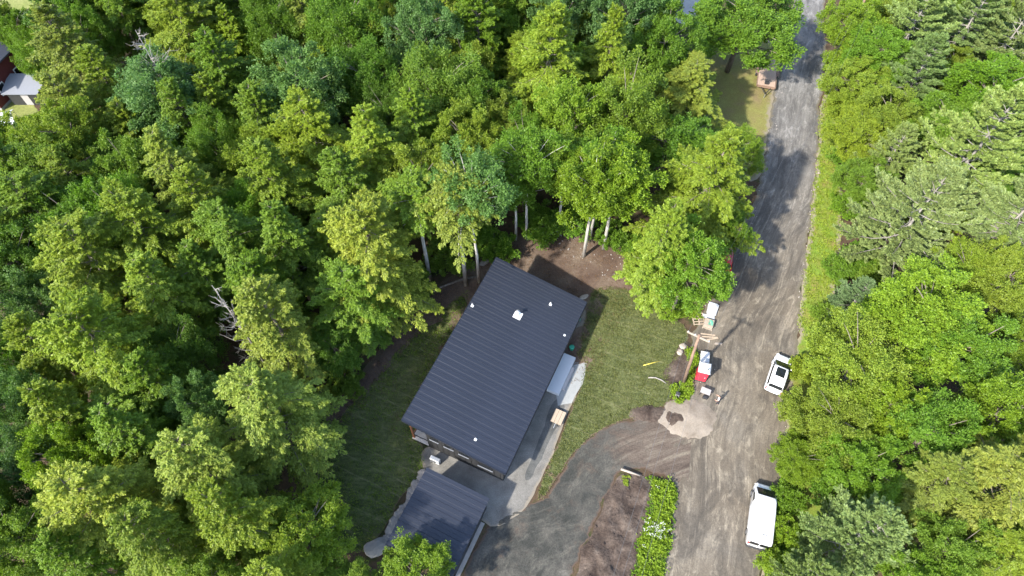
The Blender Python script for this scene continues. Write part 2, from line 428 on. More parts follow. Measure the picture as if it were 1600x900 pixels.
def strip(name, left, right, z, mat, rows=160, cols=22, jit=.2, rut=0.0):
    """a lane between two edge lines; st runs across and along it"""
    def even(pts, n):
        pts = smooth_loop([G(*p).xy for p in pts], False, 2)
        L = [0]
        for a, b in zip(pts, pts[1:]): L.append(L[-1] + (b - a).length)
        out = []; j = 0
        for i in range(n):
            s_ = L[-1] * i / (n - 1)
            while j < len(L) - 2 and L[j + 1] < s_: j += 1
            out.append(pts[j].lerp(pts[j + 1], (s_ - L[j]) / max(1e-6, L[j + 1] - L[j])))
        return out, L[-1]
    A, la = even(left, rows); B, lb = even(right, rows)
    V = []; E_ = []; STV = []
    for i in range(rows):
        wv = (B[i] - A[i]); wl = wv.length; wn = wv / wl
        a = A[i] + wn * jit * (noise.noise((A[i].x * .8, A[i].y * .8, 1)) * 1.3 + noise.noise((A[i].x * 3, A[i].y * 3, 4)) * .6)
        b = B[i] + wn * jit * (noise.noise((B[i].x * .8, B[i].y * .8, 5)) * 1.3 + noise.noise((B[i].x * 3, B[i].y * 3, 8)) * .6)
        for c in range(cols):
            t = c / (cols - 1); p = a.lerp(b, t); s_ = (la + lb) / 2 * i / (rows - 1)
            d = min(t, 1 - t) * wl
            zz = z + rut * min(1, d / .6) * (max(0, .5 + noise.noise((t * wl * 1.1, s_ * .08, 3)) + .4 * noise.noise((p.x, p.y, 6))))
            V.append((p.x, p.y, zz)); E_.append(d); STV += [(p - A[i]).dot(wn), s_, 0]
    F = [[i * cols + c, i * cols + c + 1, (i + 1) * cols + c + 1, (i + 1) * cols + c] for i in range(rows - 1) for c in range(cols - 1)]
    me = bpy.data.meshes.new(name); me.from_pydata(V, [], F)
    a = me.attributes.new('edge', 'FLOAT', 'POINT'); a.data.foreach_set('value', E_)
    a = me.attributes.new('st', 'FLOAT_VECTOR', 'POINT'); a.data.foreach_set('vector', STV)
    bm = bmesh.new(); bm.from_mesh(me)
    for f_ in bm.faces:
        f_.normal_update()
        if f_.normal.z < 0: f_.normal_flip()
    bm.to_mesh(me); bm.free()
    me.polygons.foreach_set('use_smooth', [True] * len(me.polygons))
    o = link(name, me, mat); tag(o, kind='structure'); SHEETS[name] = A + B[::-1]
    return o

gm = MB().poly([(-1500, -1000, 0), (1500, -1000, 0), (1500, 2500, 0), (-1500, 2500, 0)])
tag(gm.build('ground', M_floor), kind='structure')

sheet('soil_clearing', [(640, 480), (690, 440), (740, 410), (790, 380), (830, 358), (880, 352), (940, 365), (985, 385), (1010, 430), (1010, 470), (970, 480), (940, 600), (820, 600), (650, 700), (560, 700), (505, 690), (510, 640), (560, 590), (600, 530)], .006, M_clear, .35, amp=.10)
strip('road', [(1240, -60), (1240, 10), (1230, 75), (1213, 130), (1204, 180), (1196, 240), (1184, 295), (1168, 340), (1148, 372), (1136, 410), (1122, 455), (1104, 480), (1088, 505), (1078, 540), (1076, 580), (1070, 620), (1052, 660), (1046, 700), (1046, 750), (1042, 800), (1034, 850), (1020, 930), (1010, 990)],
      [(1290, -60), (1287, 10), (1290, 60), (1290, 110), (1282, 160), (1278, 230), (1272, 300), (1265, 360), (1257, 420), (1249, 480), (1247, 520), (1244, 560), (1240, 620), (1230, 660), (1224, 710), (1219, 760), (1212, 800), (1196, 850), (1184, 930), (1176, 990)], .014, M_road, 300, 30, .34, .05)
strip('driveway', [(1085, 632), (1060, 636), (1005, 650), (960, 662), (920, 684), (892, 715), (870, 750), (850, 780), (820, 795), (790, 800), (768, 815), (745, 850), (722, 905), (705, 960)],
      [(1075, 756), (1050, 750), (1020, 738), (990, 730), (965, 738), (948, 765), (934, 800), (918, 840), (900, 878), (884, 920), (865, 970)], .030, M_drive, 150, 30, .34, .05)
sheet('lawn', [(925, 448), (985, 450), (1015, 478), (1045, 492), (1072, 508), (1076, 530), (1062, 562), (1040, 585), (1052, 604), (1050, 622), (1035, 636), (1000, 650), (952, 664), (916, 686), (888, 718), (866, 752), (846, 782), (836, 778), (850, 742), (868, 704), (886, 655), (904, 612), (917, 570), (898, 552), (912, 510), (918, 480)], .045, M_lawn, .14, amp=.05)
sheet('shaded_lawn', [(742, 446), (715, 462), (685, 492), (650, 522), (610, 558), (580, 600), (540, 640), (505, 690), (490, 760), (500, 830), (560, 870), (585, 850), (640, 760), (672, 722), (640, 660), (690, 560)], .045, M_lawn, .3, amp=.08)
sheet('garden_bed', [(1068, 530), (1082, 540), (1084, 570), (1078, 596), (1058, 606), (1036, 598), (1034, 580), (1050, 556)], .05, M_soil, .15, grid=.4, amp=.22, amp_scale=1.2)
sheet('soil_bank', [(975, 735), (1012, 742), (1030, 756), (1020, 800), (1004, 860), (985, 930), (880, 960), (902, 880), (926, 825), (948, 770)], .05, M_soil, .35, grid=.32, amp=.6, amp_scale=.75)
sheet('weed_strip_soil', [(1022, 744), (1046, 748), (1056, 770), (1048, 830), (1038, 880), (1030, 940), (985, 940), (998, 860), (1012, 795)], .055, M_soil, .2, amp=.2)
sheet('gravel_apron', [(912, 470), (917, 500), (900, 548), (914, 566), (905, 610), (884, 650), (866, 705), (846, 745), (826, 790), (800, 812), (770, 828), (740, 800), (660, 742), (655, 700), (700, 690), (790, 700), (850, 600), (895, 500)], .050, M_gravel, .12)
sheet('dark_gravel_path', [(868, 622), (884, 628), (878, 650), (858, 690), (836, 735), (826, 752), (818, 748), (832, 715), (850, 668), (858, 640)], .058, M_darkgravel, .12)
sheet('concrete_walk', [(885, 575), (916, 566), (910, 600), (893, 630), (872, 634), (868, 610)], .064, M_concrete, .12, smooth=False)
sheet('grass_verge', [(1282, 160), (1300, 110), (1310, 130), (1312, 240), (1316, 320), (1312, 420), (1296, 480), (1290, 530), (1246, 530), (1248, 480), (1256, 420), (1264, 360), (1271, 300), (1277, 230)], .010, M_verge, .25, amp=.06)
sheet('right_bank', [(1236, 520), (1330, 500), (1330, 990), (1180, 990), (1188, 900), (1205, 810), (1220, 700), (1228, 640)], .008, M_verge, .25, amp=.05)
sheet('roadside_yard', [(1080, 90), (1120, 60), (1228, 60), (1214, 130), (1205, 180), (1197, 235), (1185, 295), (1120, 250), (1090, 170)], .009, M_yard, .3, amp=.05)
sheet('pale_far_yard', [(1040, -30), (1110, -30), (1105, 40), (1072, 42), (1045, 20)], .012, M_pale, .4)
sheet('far_field', [(-60, -60), (75, -60), (62, 22), (-60, 20)], .012, M_far, .5)
sheet('far_path', [(-60, 21), (62, 16), (55, 30), (-60, 34)], .016, M_pale, .3)
sheet('house_yard', [(-60, 120), (20, 150), (60, 160), (55, 230), (-60, 250)], .012, M_far, .4)

# sand heap: a low cone with a scooped dark flank
def heap(name, px, rx, ry, h, mat, label, cat, seed=1):
    c = G(*px); n = 64; bm = bmesh.new(); rows = 9; rings = []
    for i in range(rows):
        t = i / (rows - 1)
        ring = []
        for k in range(n):
            a = 2 * math.pi * k / n
            wob = 1 + .30 * noise.noise((math.cos(a) * 1.5 + seed, math.sin(a) * 1.5, 4)) + .14 * noise.noise((math.cos(a) * 5, math.sin(a) * 5, seed)) + .08 * noise.noise((math.cos(a) * 14, math.sin(a) * 14, seed))
            wob = 1 + (wob - 1) * (1 - t) ** 2
            x, y = rx * (1 - t) * wob * math.cos(a), ry * (1 - t) * wob * math.sin(a)
            z = .04 + h * (1 - (1 - t) ** 1.6) * (1 + .5 * noise.noise((x * .7 + seed, y * .7, 1)) + .16 * noise.noise((x * 2.6 + seed, y * 2.6, 1))) if t > 0 else .0
            ring.append(bm.verts.new((x, y, z)))
        rings.append(ring)
    for i in range(rows - 1):
        for k in range(n):
            j = (k + 1) % n
            bm.faces.new((rings[i][k], rings[i][j], rings[i + 1][j], rings[i + 1][k]))
    me = bpy.data.meshes.new(name); bm.to_mesh(me); bm.free()
    me.polygons.foreach_set('use_smooth', [True] * len(me.polygons))
    return tag(link(name, me, mat, None, c), label, cat)
heap('sand_pile', (1074, 654), 2.8, 2.3, .34, M_sand, 'low heap of pale sand where the driveway meets the road', 'sand pile', 3)
heap('gravel_heap', (1056, 654), 1.5, 1.15, .30, M_soil, 'dark damp earth scoop lying on the left of the pale sand heap', 'gravel heap', 5)
heap('soil_mound', (1012, 646), 1.9, 1.0, .22, M_soil, 'flat brown earth heap on the driveway edge beside the pale sand', 'soil mound', 8)

# ------------------------------------------------------------------ stones and sticks
def rock_mesh(seed, flat=.6):
    r = random.Random(seed); bm = bmesh.new(); bmesh.ops.create_icosphere(bm, subdivisions=2, radius=1)
    for v in bm.verts:
        d = v.co.copy()
        k = 1 + .28 * noise.noise(d * 1.3 + Vector((seed * 3.1, 0, 0))) + .12 * noise.noise(d * 3.5 + Vector((0, seed, 0)))
        v.co = Vector((d.x * k, d.y * k, d.z * k * flat))
    me = bpy.data.meshes.new('rock'); bm.to_mesh(me); bm.free(); return me
ROCKS = [rock_mesh(i) for i in range(5)]
def rock(px, s, label, i=0, mat=M_stonepale, group=None, rz=0, name='boulder'):
    me = ROCKS[i].copy(); p = G(*px, 0.05)
    o = link(name, me, mat, None, (p.x, p.y, .05 + s[2] * .35), (0, 0, rz)); o.scale = s
    return tag(o, label, 'stone', group)
# ---------------------------------------------------------------- END SETTING

# ------------------------------------------------------------------ black house
HRZ = R(-24.8)
house = tag(empty('house', (-1.165, 31.68, 0), HRZ), 'long black house with a dark blue-grey metal lean-to roof', 'house')
HM = Matrix.Translation(house.location) @ Matrix.Rotation(HRZ, 4, 'Z'); HI = HM.inverted()
RX, RY, ZW, ZE = 5.35, 10.35, 5.4, 3.4
def rz_at(x, dz=0.0): return ZW + (x + RX) * (ZE - ZW) / (2 * RX) + dz
def wall_piece(x0, x1, y0, y1, name='wall', top=-.12):
    MB().hexa([(x0, y0, 0), (x1, y0, 0), (x1, y1, 0), (x0, y1, 0)],
              [(x0, y0, rz_at(x0, top)), (x1, y0, rz_at(x1, top)), (x1, y1, rz_at(x1, top)), (x0, y1, rz_at(x0, top))]).build(name, M_black, house)
WX0, WX1, WY = -3.2, 5.0, 10.05
wall_piece(WX0, WX1, -WY, -WY + .2); wall_piece(WX0, WX1, WY - .2, WY)
wall_piece(WX0, WX0 + .2, -WY + .202, WY - .202); wall_piece(WX1 - .2, WX1, -WY + .202, WY - .202)
for yy in np.arange(-3.2 + .45, 5.0, .62):                 # upright battens of the black cladding on the near gable
    MB().box(yy - .02, yy + .02, -WY - .03, -WY - .002, .1, rz_at(yy) - .2).build('batten', M_trimblk, house)
def window(x, z, w_, h_, name='window'):
    wn = MB().box(x - w_ / 2, x + w_ / 2, -WY - .07, -WY - .031, z, z + h_).build(name, M_trimblk, house)
    MB().box(x - w_ / 2 + .06, x + w_ / 2 - .06, -WY - .085, -WY - .072, z + .06, z + h_ - .06).build('pane', M_glass, wn)
    MB().box(x - w_ / 2 - .05, x + w_ / 2 + .05, -WY - .13, -WY - .032, z - .05, z - .003).build('sill', M_greyroof, wn)
for (px, z, w_) in (((677.6, 690.7), 2.7, .9), ((701, 701), 2.5, 1.0), ((724, 713), 2.3, 1.0), ((759, 729.6), 1.6, 1.5)):
    q = HI @ G(px[0], px[1], z); window(q.x, z, w_, .75)
roof = MB().hexa([(-RX, -RY, rz_at(-RX, -.16)), (RX, -RY, rz_at(RX, -.16)), (RX, RY, rz_at(RX, -.16)), (-RX, RY, rz_at(-RX, -.16))],
                 [(-RX, -RY, rz_at(-RX, -.02)), (RX, -RY, rz_at(RX, -.02)), (RX, RY, rz_at(RX, -.02)), (-RX, RY, rz_at(-RX, -.02))]).build('roof', M_trimblk, house)
def roof_panels(parent, x0, x1, y0, y1, zf, n):
    wd = (y1 - y0) / n; me = None
    for i in range(n):
        if me is None:
            b = MB()
            z0, z1 = zf(x0), zf(x1)
            b.hexa([(x0, .002, z0 - .015), (x1, .002, z1 - .015), (x1, wd - .002, z1 - .015), (x0, wd - .002, z0 - .015)],
                   [(x0, .002, z0), (x1, .002, z1), (x1, wd - .002, z1), (x0, wd - .002, z0)])
            b.hexa([(x0, .02, z0 + .002), (x1, .02, z1 + .002), (x1, .075, z1 + .002), (x0, .075, z0 + .002)],
                   [(x0, .035, z0 + .03), (x1, .035, z1 + .03), (x1, .06, z1 + .03), (x0, .06, z0 + .03)])
            b.hexa([(x0, wd * .5, z0 + .002), (x1, wd * .5, z1 + .002), (x1, wd * .5 + .05, z1 + .002), (x0, wd * .5 + .05, z0 + .002)],
                   [(x0, wd * .5 + .012, z0 + .012), (x1, wd * .5 + .012, z1 + .012), (x1, wd * .5 + .038, z1 + .012), (x0, wd * .5 + .038, z0 + .012)])
            me = b.mesh('roof_panel'); me.materials.append(M_roof)
        link('panel', me, None, parent, (0, y0 + i * wd, 0))
roof_panels(roof, -RX - .03, RX + .05, -RY, RY, lambda x: rz_at(x, .006), 28)
MB().tube([(RX + .08, -RY, rz_at(RX, -.14)), (RX + .08, RY, rz_at(RX, -.14))], .06, 6).build('gutter', M_trimblk, roof)
for yy in (-RY - .02, RY + .02):
    s_ = .02 if yy > 0 else -.02
    MB().hexa([(-RX - .03, yy - .018, rz_at(-RX, -.22)), (RX + .05, yy - .018, rz_at(RX, -.22)), (RX + .05, yy + .018, rz_at(RX, -.22)), (-RX - .03, yy + .018, rz_at(-RX, -.22))],
              [(-RX - .03, yy - .018, rz_at(-RX, .03)), (RX + .05, yy - .018, rz_at(RX, .03)), (RX + .05, yy + .018, rz_at(RX, .03)), (-RX - .03, yy + .018, rz_at(-RX, .03))]).build('fascia', M_seam, roof)
MB().box(-RX - .07, -RX - .033, -RY, RY, ZW - .2, ZW + .05).build('fascia', M_seam, roof)
def vent(px, h, r, flange, zguess, cap=0.0, name='vent_pipe'):
    q = HI @ G(px[0], px[1], zguess); z = rz_at(q.x)
    q = HI @ G(px[0], px[1], z); z = rz_at(q.x)
    o = MB().tube([(0, 0, -.05), (0, 0, h)], r, 10).build(name, M_whitep, house, (q.x, q.y, z + .01), smooth=False)
    if flange: MB().box(-flange, flange, -flange, flange, .02, .06).build('flange', M_whitep, o, (0, 0, 0), (0, math.atan2(ZW - ZE, 2 * RX), 0))
    if cap: MB().tube([(0, 0, h), (0, 0, h + cap * .4), (0, 0, h + cap * .9)], [cap * .7, cap, cap * .3], 10).build('cap', M_galv, o)
vent((809, 493), .75, .09, .42, 4.4, .24, 'flue')
vent((738, 478), .35, .06, .14, 5.2); vent((860, 476), .4, .06, .13, 3.9); vent((743, 687), .2, .07, .12, 4.5); vent((882, 524), .12, .05, .1, 3.6)
# porch under the high eave at the near left corner
porch_y0, porch_y1 = -WY, -2.5
pd = MB().box(-RX + .25, WX0 - .01, porch_y0, porch_y1, .0, .25).build('porch_base', M_trimblk, house)
k = 0; yy = porch_y0
while yy < porch_y1 - .1:
    MB().box(-RX + .22, WX0 - .02, yy, yy + .13, .252, .29).build('deck_board', M_deckb, pd); yy += .145
for yy in (porch_y0 + .1, -6.2, porch_y1 - .2):
    MB().box(-RX + .28, -RX + .46, yy, yy + .18, .295, rz_at(-RX + .4) - .17).build('porch_post', M_cedar, house)
MB().box(-RX + .32, -RX + .42, porch_y0 + .29, porch_y1 - .21, 1.15, 1.22).build('porch_rail', M_cedar, house)
MB().box(-RX + .475, WX0 - .03, porch_y0 + .12, porch_y0 + .2, 1.15, 1.22).build('porch_rail', M_trimblk, house)
# white stoop along the low side
q0 = HI @ G(871, 610, .4)
st_ = MB().box(WX1 + .004, 6.45, q0.y - .4, q0.y + 4.3, .07, .52).build('stoop', M_whiteplast, house)
MB().box(6.452, 6.78, q0.y + .4, q0.y + 3.2, .07, .29).build('step', M_greybox, st_)
MB().tube([(WX1 + .08, RY - .5, .1), (WX1 + .08, RY - .5, ZE - .2)], .05, 6).build('downspout', M_teal, house)
MB().box(WX1 + .002, WX1 + .05, q0.y + 1.3, q0.y + 2.3, .53, 2.6).build('door', M_trimblk, house)

# ------------------------------------------------------------------ garage
gA, gB, gC, gD = G(667, 733, 3.5), G(769, 778, 2.9), G(702, 900, 2.9), G(600, 853, 3.5)
gc = (gA + gB + gC + gD) / 4
gw = ((gB - gA).xy.length + (gC - gD).xy.length) / 4; gl = ((gA - gD).xy.length + (gB - gC).xy.length) / 4
garage = tag(empty('garage', (gc.x, gc.y, 0), HRZ), 'small black garage with a dark metal roof at the driveway end', 'garage')
def gz(x, d=0.0): return 3.2 - x / gw * .3 + d
def gwall(x0, x1, y0, y1):
    MB().hexa([(x0, y0, 0), (x1, y0, 0), (x1, y1, 0), (x0, y1, 0)], [(x0, y0, gz(x0, -.1)), (x1, y0, gz(x1, -.1)), (x1, y1, gz(x1, -.1)), (x0, y1, gz(x0, -.1))]).build('wall', M_black, garage)
a_, b_ = gw - .25, gl - .25
gwall(-a_, a_, -b_, -b_ + .18); gwall(-a_, a_, b_ - .18, b_); gwall(-a_, -a_ + .18, -b_ + .182, b_ - .182); gwall(a_ - .18, a_, -b_ + .182, b_ - .182)
for yy in (-b_ + .6, .25):
    dr = MB().box(a_ + .003, a_ + .05, yy, yy + 2.5, .08, 2.25).build('garage_door', M_trimblk, garage)
    for k in range(4): MB().box(a_ + .052, a_ + .065, yy + .05, yy + 2.45, .14 + k * .53, .6 + k * .53).build('door_panel', M_plast, dr)
groof = MB().hexa([(-gw, -gl, gz(-gw, -.14)), (gw, -gl, gz(gw, -.14)), (gw, gl, gz(gw, -.14)), (-gw, gl, gz(-gw, -.14))],
                  [(-gw, -gl, gz(-gw, -.02)), (gw, -gl, gz(gw, -.02)), (gw, gl, gz(gw, -.02)), (-gw, gl, gz(-gw, -.02))]).build('roof', M_trimblk, garage)
roof_panels(groof, -gw - .02, gw + .04, -gl, gl, lambda x: gz(x, .006), max(6, round(2 * gl / .74)))
MB().box(a_ + .08, gw + .22, -gl + .1, gl - 1.6, .02, .1).build('concrete_sill', M_stone, garage)

# ------------------------------------------------------------------ retaining wall of loose stones along the garage
rw = tag(empty('stone_retaining_wall', G(640, 780)), 'row of loose grey stones edging the garage beside the shaded lawn', 'stone wall')
prev = [(664, 734), (655, 752), (645, 768), (636, 785), (626, 800), (617, 816), (608, 832), (600, 846)]
rr = random.Random(11)
for (x, y) in [(a[0] + (b[0] - a[0]) * t + rr.uniform(-2, 2), a[1] + (b[1] - a[1]) * t + rr.uniform(-1, 1)) for a, b in zip(prev, prev[1:]) for t in (0, .33, .66)]:
    p = G(x - 3, y + 6) - rw.location
    o = link('stone', ROCKS[rr.randrange(5)], None, rw, (p.x, p.y, .2), (0, 0, rr.uniform(0, 6)))
    s_ = rr.uniform(.28, .5); o.scale = (s_ * 1.2, s_, s_)
for m_ in ROCKS:
    if not m_.materials: m_.materials.append(M_stone)
def boulder(px, s, label, i, mat, rz=0.0, z=.05):
    me = ROCKS[i].copy(); me.materials.clear(); me.materials.append(mat); p = G(*px)
    o = link('boulder', me, None, None, (p.x, p.y, z + s[2] * .3), (0, 0, rz)); o.scale = s
    return tag(o, label, 'stone')
boulder((590, 856), (1.25, .85, .7), 'big grey slab of rock at the near corner of the garage', 1, M_stone, .4)
boulder((1067, 542), (.42, .36, .3), 'upper of two pale tan boulders on the soil bed by the lawn', 2, M_stonepale)
boulder((1062, 551), (.42, .34, .3), 'lower of two pale tan boulders on the soil bed by the lawn', 3, M_stonepale, 1)
boulder((912, 465), (.62, .3, .28), 'pale flat stone beyond the far right roof corner', 4, M_stonepale, .5)
boulder((757, 411), (.7, .4, .4), 'grey boulder at the far left roof corner under thin trunks', 0, M_stone, .8)
boulder((1279, 271), (.2, .16, .15), 'lone pale stone on the grass verge across the road', 0, M_stonepale, .4)

def stick(name, pts, r, mat, label, cat):
    P_ = [G(x, y, z) for (x, y, z) in pts]; o = P_[0].copy(); o.z = 0
    return tag(MB().tube([p - o for p in P_], [r] * (len(pts) - 1) + [r * .6], 7).build(name, mat, None, o, smooth=True), label, cat)
stick('log', [(829, 366, .15), (852, 363, .25), (870, 362, .18), (878, 369, .12)], .11, M_dead, 'thin bare fallen log across the brown soil behind the house', 'log')
stick('log', [(745, 432, .2), (720, 437, .16), (690, 448, .2), (670, 460, .12)], .14, M_bark, 'dark fallen log in the shade left of the far roof corner', 'log')
stick('driftwood', [(1013, 590, .16), (1024, 590, .2), (1034, 594, .16), (1041, 599, .12)], .07, M_dead, 'crooked bare branch lying on the lawn edge by the soil bed', 'branch')
stick('survey_stake', [(1005, 571, .15), (1031, 564, .15)], .05, M_yellow, 'yellow and white stake lying on the lawn', 'stake')
stick('log', [(970, 733, .5), (985, 738, .45), (1000, 743, .35)], .12, M_stonepale, 'pale split log on top of the bare soil bank', 'log')

# ------------------------------------------------------------------ vehicles
def loft(sections, name, mat, parent, smooth=True, closed=True):
    """sections: lists of equally many points"""
    b = MB(); n = len(sections[0])
    for s_ in sections: b.v += [Vector(p) for p in s_]
    for i in range(len(sections) - 1):
        for k in range(n):
            j = (k + 1) % n; b.f.append([i * n + k, i * n + j, (i + 1) * n + j, (i + 1) * n + k])
    b.f.append(list(range(n))[::-1]); b.f.append([(len(sections) - 1) * n + k for k in range(n)])
    return b.build(name, mat, parent, smooth=smooth)
def rsec(y, hw, z0, z1, crown=.0, r=.12):
    """rounded cross-section at length position y"""
    r = min(r, hw * .5, (z1 - z0) * .45)
    return [(-hw + r, y, z0), (hw - r, y, z0), (hw, y, z0 + r), (hw, y, z1 - r), (hw - r * .3, y, z1 - r * .3), (hw - r, y, z1), (hw * .4, y, z1 + crown), (0, y, z1 + crown * 1.15),
            (-hw * .4, y, z1 + crown), (-hw + r, y, z1), (-hw + r * .3, y, z1 - r * .3), (-hw, y, z1 - r), (-hw, y, z0 + r)]
def wheel(parent, x, y, r, side):
    wl = MB().tube([(-.11, 0, 0), (-.1, 0, 0), (.1, 0, 0), (.11, 0, 0)], [r * .9, r, r, r * .9], 18).build('wheel', M_rubber, parent, (x, y, r))
    MB().tube([(side * .08, 0, 0), (side * .118, 0, 0)], [r * .62, r * .55], 12).build('rim', M_alloy, wl)
def quadp(pts, name, mat, parent, t=.012):
    P_ = [Vector(p) for p in pts]; n_ = (P_[1] - P_[0]).cross(P_[2] - P_[0]).normalized()
    c = sum(P_, Vector()) / len(P_)
    return MB().hexa([p - n_ * t for p in P_], [p + n_ * t for p in P_]).build(name, mat, parent)

def suv(name, loc, rz, paint, label, sunroof=True):
    t = tag(empty(name, loc, rz), label, 'car'); z0 = .22
    loft([rsec(y, hw, z0 + dz, z1, cr, .16) for (y, hw, dz, z1, cr) in
          ((-2.36, .62, .2, .78, .02), (-2.30, .80, .1, .98, .02), (-2.1, .91, .02, 1.06, .02), (-1.2, .945, 0, 1.08, .0), (0, .945, 0, 1.05, .0), (.9, .94, 0, 1.0, .02), (1.3, .93, .0, .98, .05), (1.8, .89, .02, .9, .06), (2.15, .80, .08, .8, .05), (2.32, .60, .2, .66, .02))], 'body', paint, t)
    rf = [(-1.95, .70, 1.55), (-1.6, .72, 1.63), (-.6, .735, 1.68), (.05, .72, 1.66), (.30, .69, 1.62)]
    base = [(-2.12, .84, 1.05), (-1.75, .87, 1.06), (-.6, .88, 1.05), (.5, .87, 1.02), (1.28, .83, .99)]
    secs = []
    for (y, hw, z), (yb, hb, zb) in zip(rf, base):
        secs.append([(-hb, yb, zb - .05), (hb, yb, zb - .05), (hw + .03, y, z - .06), (hw - .06, y, z), (0, y, z + .025), (-hw + .06, y, z), (-hw - .03, y, z - .06)])
    loft(secs, 'cabin', paint, t)
    def on(i, j, s_, a):               # point on the cabin flank between base and roof
        (y, hw, z), (yb, hb, zb) = rf[i], base[i]
        return Vector((s_ * (hb + (hw - hb) * a + .012), yb + (y - yb) * a, zb + (z - zb) * a))
    quadp([(-.78, 1.27, 1.05), (.78, 1.27, 1.05), (.655, .35, 1.645), (-.655, .35, 1.645)], 'windscreen', M_glass, t, .02)
    quadp([(.74, -2.12, 1.13), (-.74, -2.12, 1.13), (-.63, -1.985, 1.53), (.63, -1.985, 1.53)], 'rear_window', M_glass, t, .02)
    for s_ in (-1, 1):
        for (i, j) in ((0, 1), (1, 2), (2, 3), (3, 4)):
            p = [on(i, 0, s_, .14), on(j, 0, s_, .14), on(j, 0, s_, .88), on(i, 0, s_, .88)]
            c = sum(p, Vector()) / 4; p = [c + (q - c) * .95 for q in p]
            quadp(p if s_ > 0 else p[::-1], 'side_window', M_glass, t, .015)
        MB().box(-.06, .06, -.11, .11, -.06, .06).build('mirror', paint, t, (s_ * 1.0, .78, 1.1), bevel=.02)
        MB().box(-.13, .13, -.09, .09, -.05, .05).build('headlight', M_lamp, t, (s_ * .66, 2.18, .74), (0, 0, -s_ * .5), bevel=.015)
        MB().box(-.08, .08, -.05, .05, -.16, .16).build('tail_light', M_taill, t, (s_ * .78, -2.26, .88), (0, 0, s_ * .3), bevel=.015)
        for y in (-1.45, 1.42): wheel(t, s_ * .84, y, .36, s_)
        MB().tube([(s_ * .62, -1.6, 1.66), (s_ * .62, -1.5, 1.72), (s_ * .62, .0, 1.74), (s_ * .6, .12, 1.68)], .02, 5).build('roof_rail', M_galv, t)
    if sunroof: quadp([(-.47, -.95, 1.71), (.47, -.95, 1.715), (.46, .12, 1.70), (-.46, .12, 1.70)], 'sunroof', M_glass, t, .012)
    MB().box(-.72, .72, -.06, .06, -.07, .07).build('front_bumper', M_plast, t, (0, 2.22, .42), bevel=.02)
    MB().box(-.74, .74, -.06, .06, -.07, .07).build('rear_bumper', M_plast, t, (0, -2.31, .45), bevel=.02)
    MB().box(-.26, .26, -.01, .01, -.055, .055).build('number_plate', M_whitep, t, (0, -2.385, .6))
    return t
def heading(a, b): d = G(*b) - G(*a); return math.atan2(-d.x, d.y)
p = G(1217, 583, .8); suv('parked_car', (p.x, p.y, .03), R(-27), M_carwhite, 'white SUV with a black sunroof parked at the road edge')
p = G(1133, 397, .8); suv('parked_car', (p.x, p.y, .02), R(-14), M_carred, 'red car mostly hidden under the roadside trees', False)

def van(loc, rz):
    t = tag(empty('parked_van', loc, rz), 'long white cargo van parked on the near right of the road', 'van')
    loft([rsec(y, hw, .28 + dz, z1, cr, .22) for (y, hw, dz, z1, cr) in
          ((-2.95, .82, .1, 2.0, .02), (-2.9, .94, .02, 2.16, .03), (-2.6, 1.0, 0, 2.24, .04), (0, 1.01, 0, 2.27, .04), (1.1, .99, 0, 2.25, .04), (1.45, .98, 0, 2.12, .04), (1.95, .965, 0, 1.70, .04), (2.4, .94, 0, 1.30, .05), (2.58, .92, 0, 1.14, .05), (2.8, .84, .06, 1.02, .04), (2.98, .68, .16, .86, .02))], 'body', M_carwhite, t)
    quadp([(-.82, 2.37, 1.42), (.82, 2.37, 1.42), (.80, 1.46, 2.19), (-.80, 1.46, 2.19)], 'windscreen', M_glass, t, .022)
    for s_ in (-1, 1):
        pts = [(s_ * 1.0, .9, 1.32), (s_ * .98, 2.0, 1.28), (s_ * .985, 1.5, 1.85), (s_ * 1.0, .95, 1.98)]
        quadp(pts if s_ > 0 else pts[::-1], 'side_window', M_glass, t, .018)
        MB().box(-.08, .08, -.07, .07, -.16, .16).build('mirror', M_plast, t, (s_ * 1.12, 1.85, 1.42), bevel=.02)
        MB().box(-.15, .15, -.12, .12, -.09, .09).build('headlight', M_lamp, t, (s_ * .7, 2.8, .86), (0, 0, -s_ * .45), bevel=.02)
        MB().box(-.05, .05, -.04, .04, -.22, .22).build('tail_light', M_taill, t, (s_ * .92, -2.93, 1.3), bevel=.01)
        for y in (-1.75, 1.95): wheel(t, s_ * .9, y, .37, s_)
        MB().box(-.008, .008, -1.1, 1.1, -.6, .6).build('door_seam', M_whiteplast, t, (s_ * 1.012, -.4, 1.2))
        MB().box(-.12, .12, -.02, .02, -.012, .012).build('bonnet_vent', M_plast, t, (s_ * .35, 2.62, 1.145), (-.45, 0, 0))
        MB().box(-.42, .42, -.015, .015, -.4, .35).build('rear_window', M_glass, t, (s_ * .46, -2.945, 1.52))
        MB().tube([(s_ * .95, -2.93, .62), (s_ * 1.02, -3.05, .7), (s_ * 1.02, -3.06, .9)], .03, 6).build('door_hinge', M_plast, t)
    MB().box(-.28, .28, -.03, .03, 0, .05).build('roof_brake_light', M_plast, t, (.05, -2.2, 2.29), bevel=.01)
    MB().box(-.9, .9, -.1, .1, -.08, .08).build('rear_bumper', M_plast, t, (0, -3.0, .46), bevel=.03)
    MB().box(-.8, .8, -.06, .06, -.1, .1).build('front_bumper', M_plast, t, (0, 2.93, .5), bevel=.03)
    MB().box(-.26, .26, -.01, .01, -.06, .06).build('number_plate', M_whitep, t, (0, -2.975, .78))
    return t
p = G(1191, 803, 1.3); van((p.x, p.y, .03), R(-17.5))

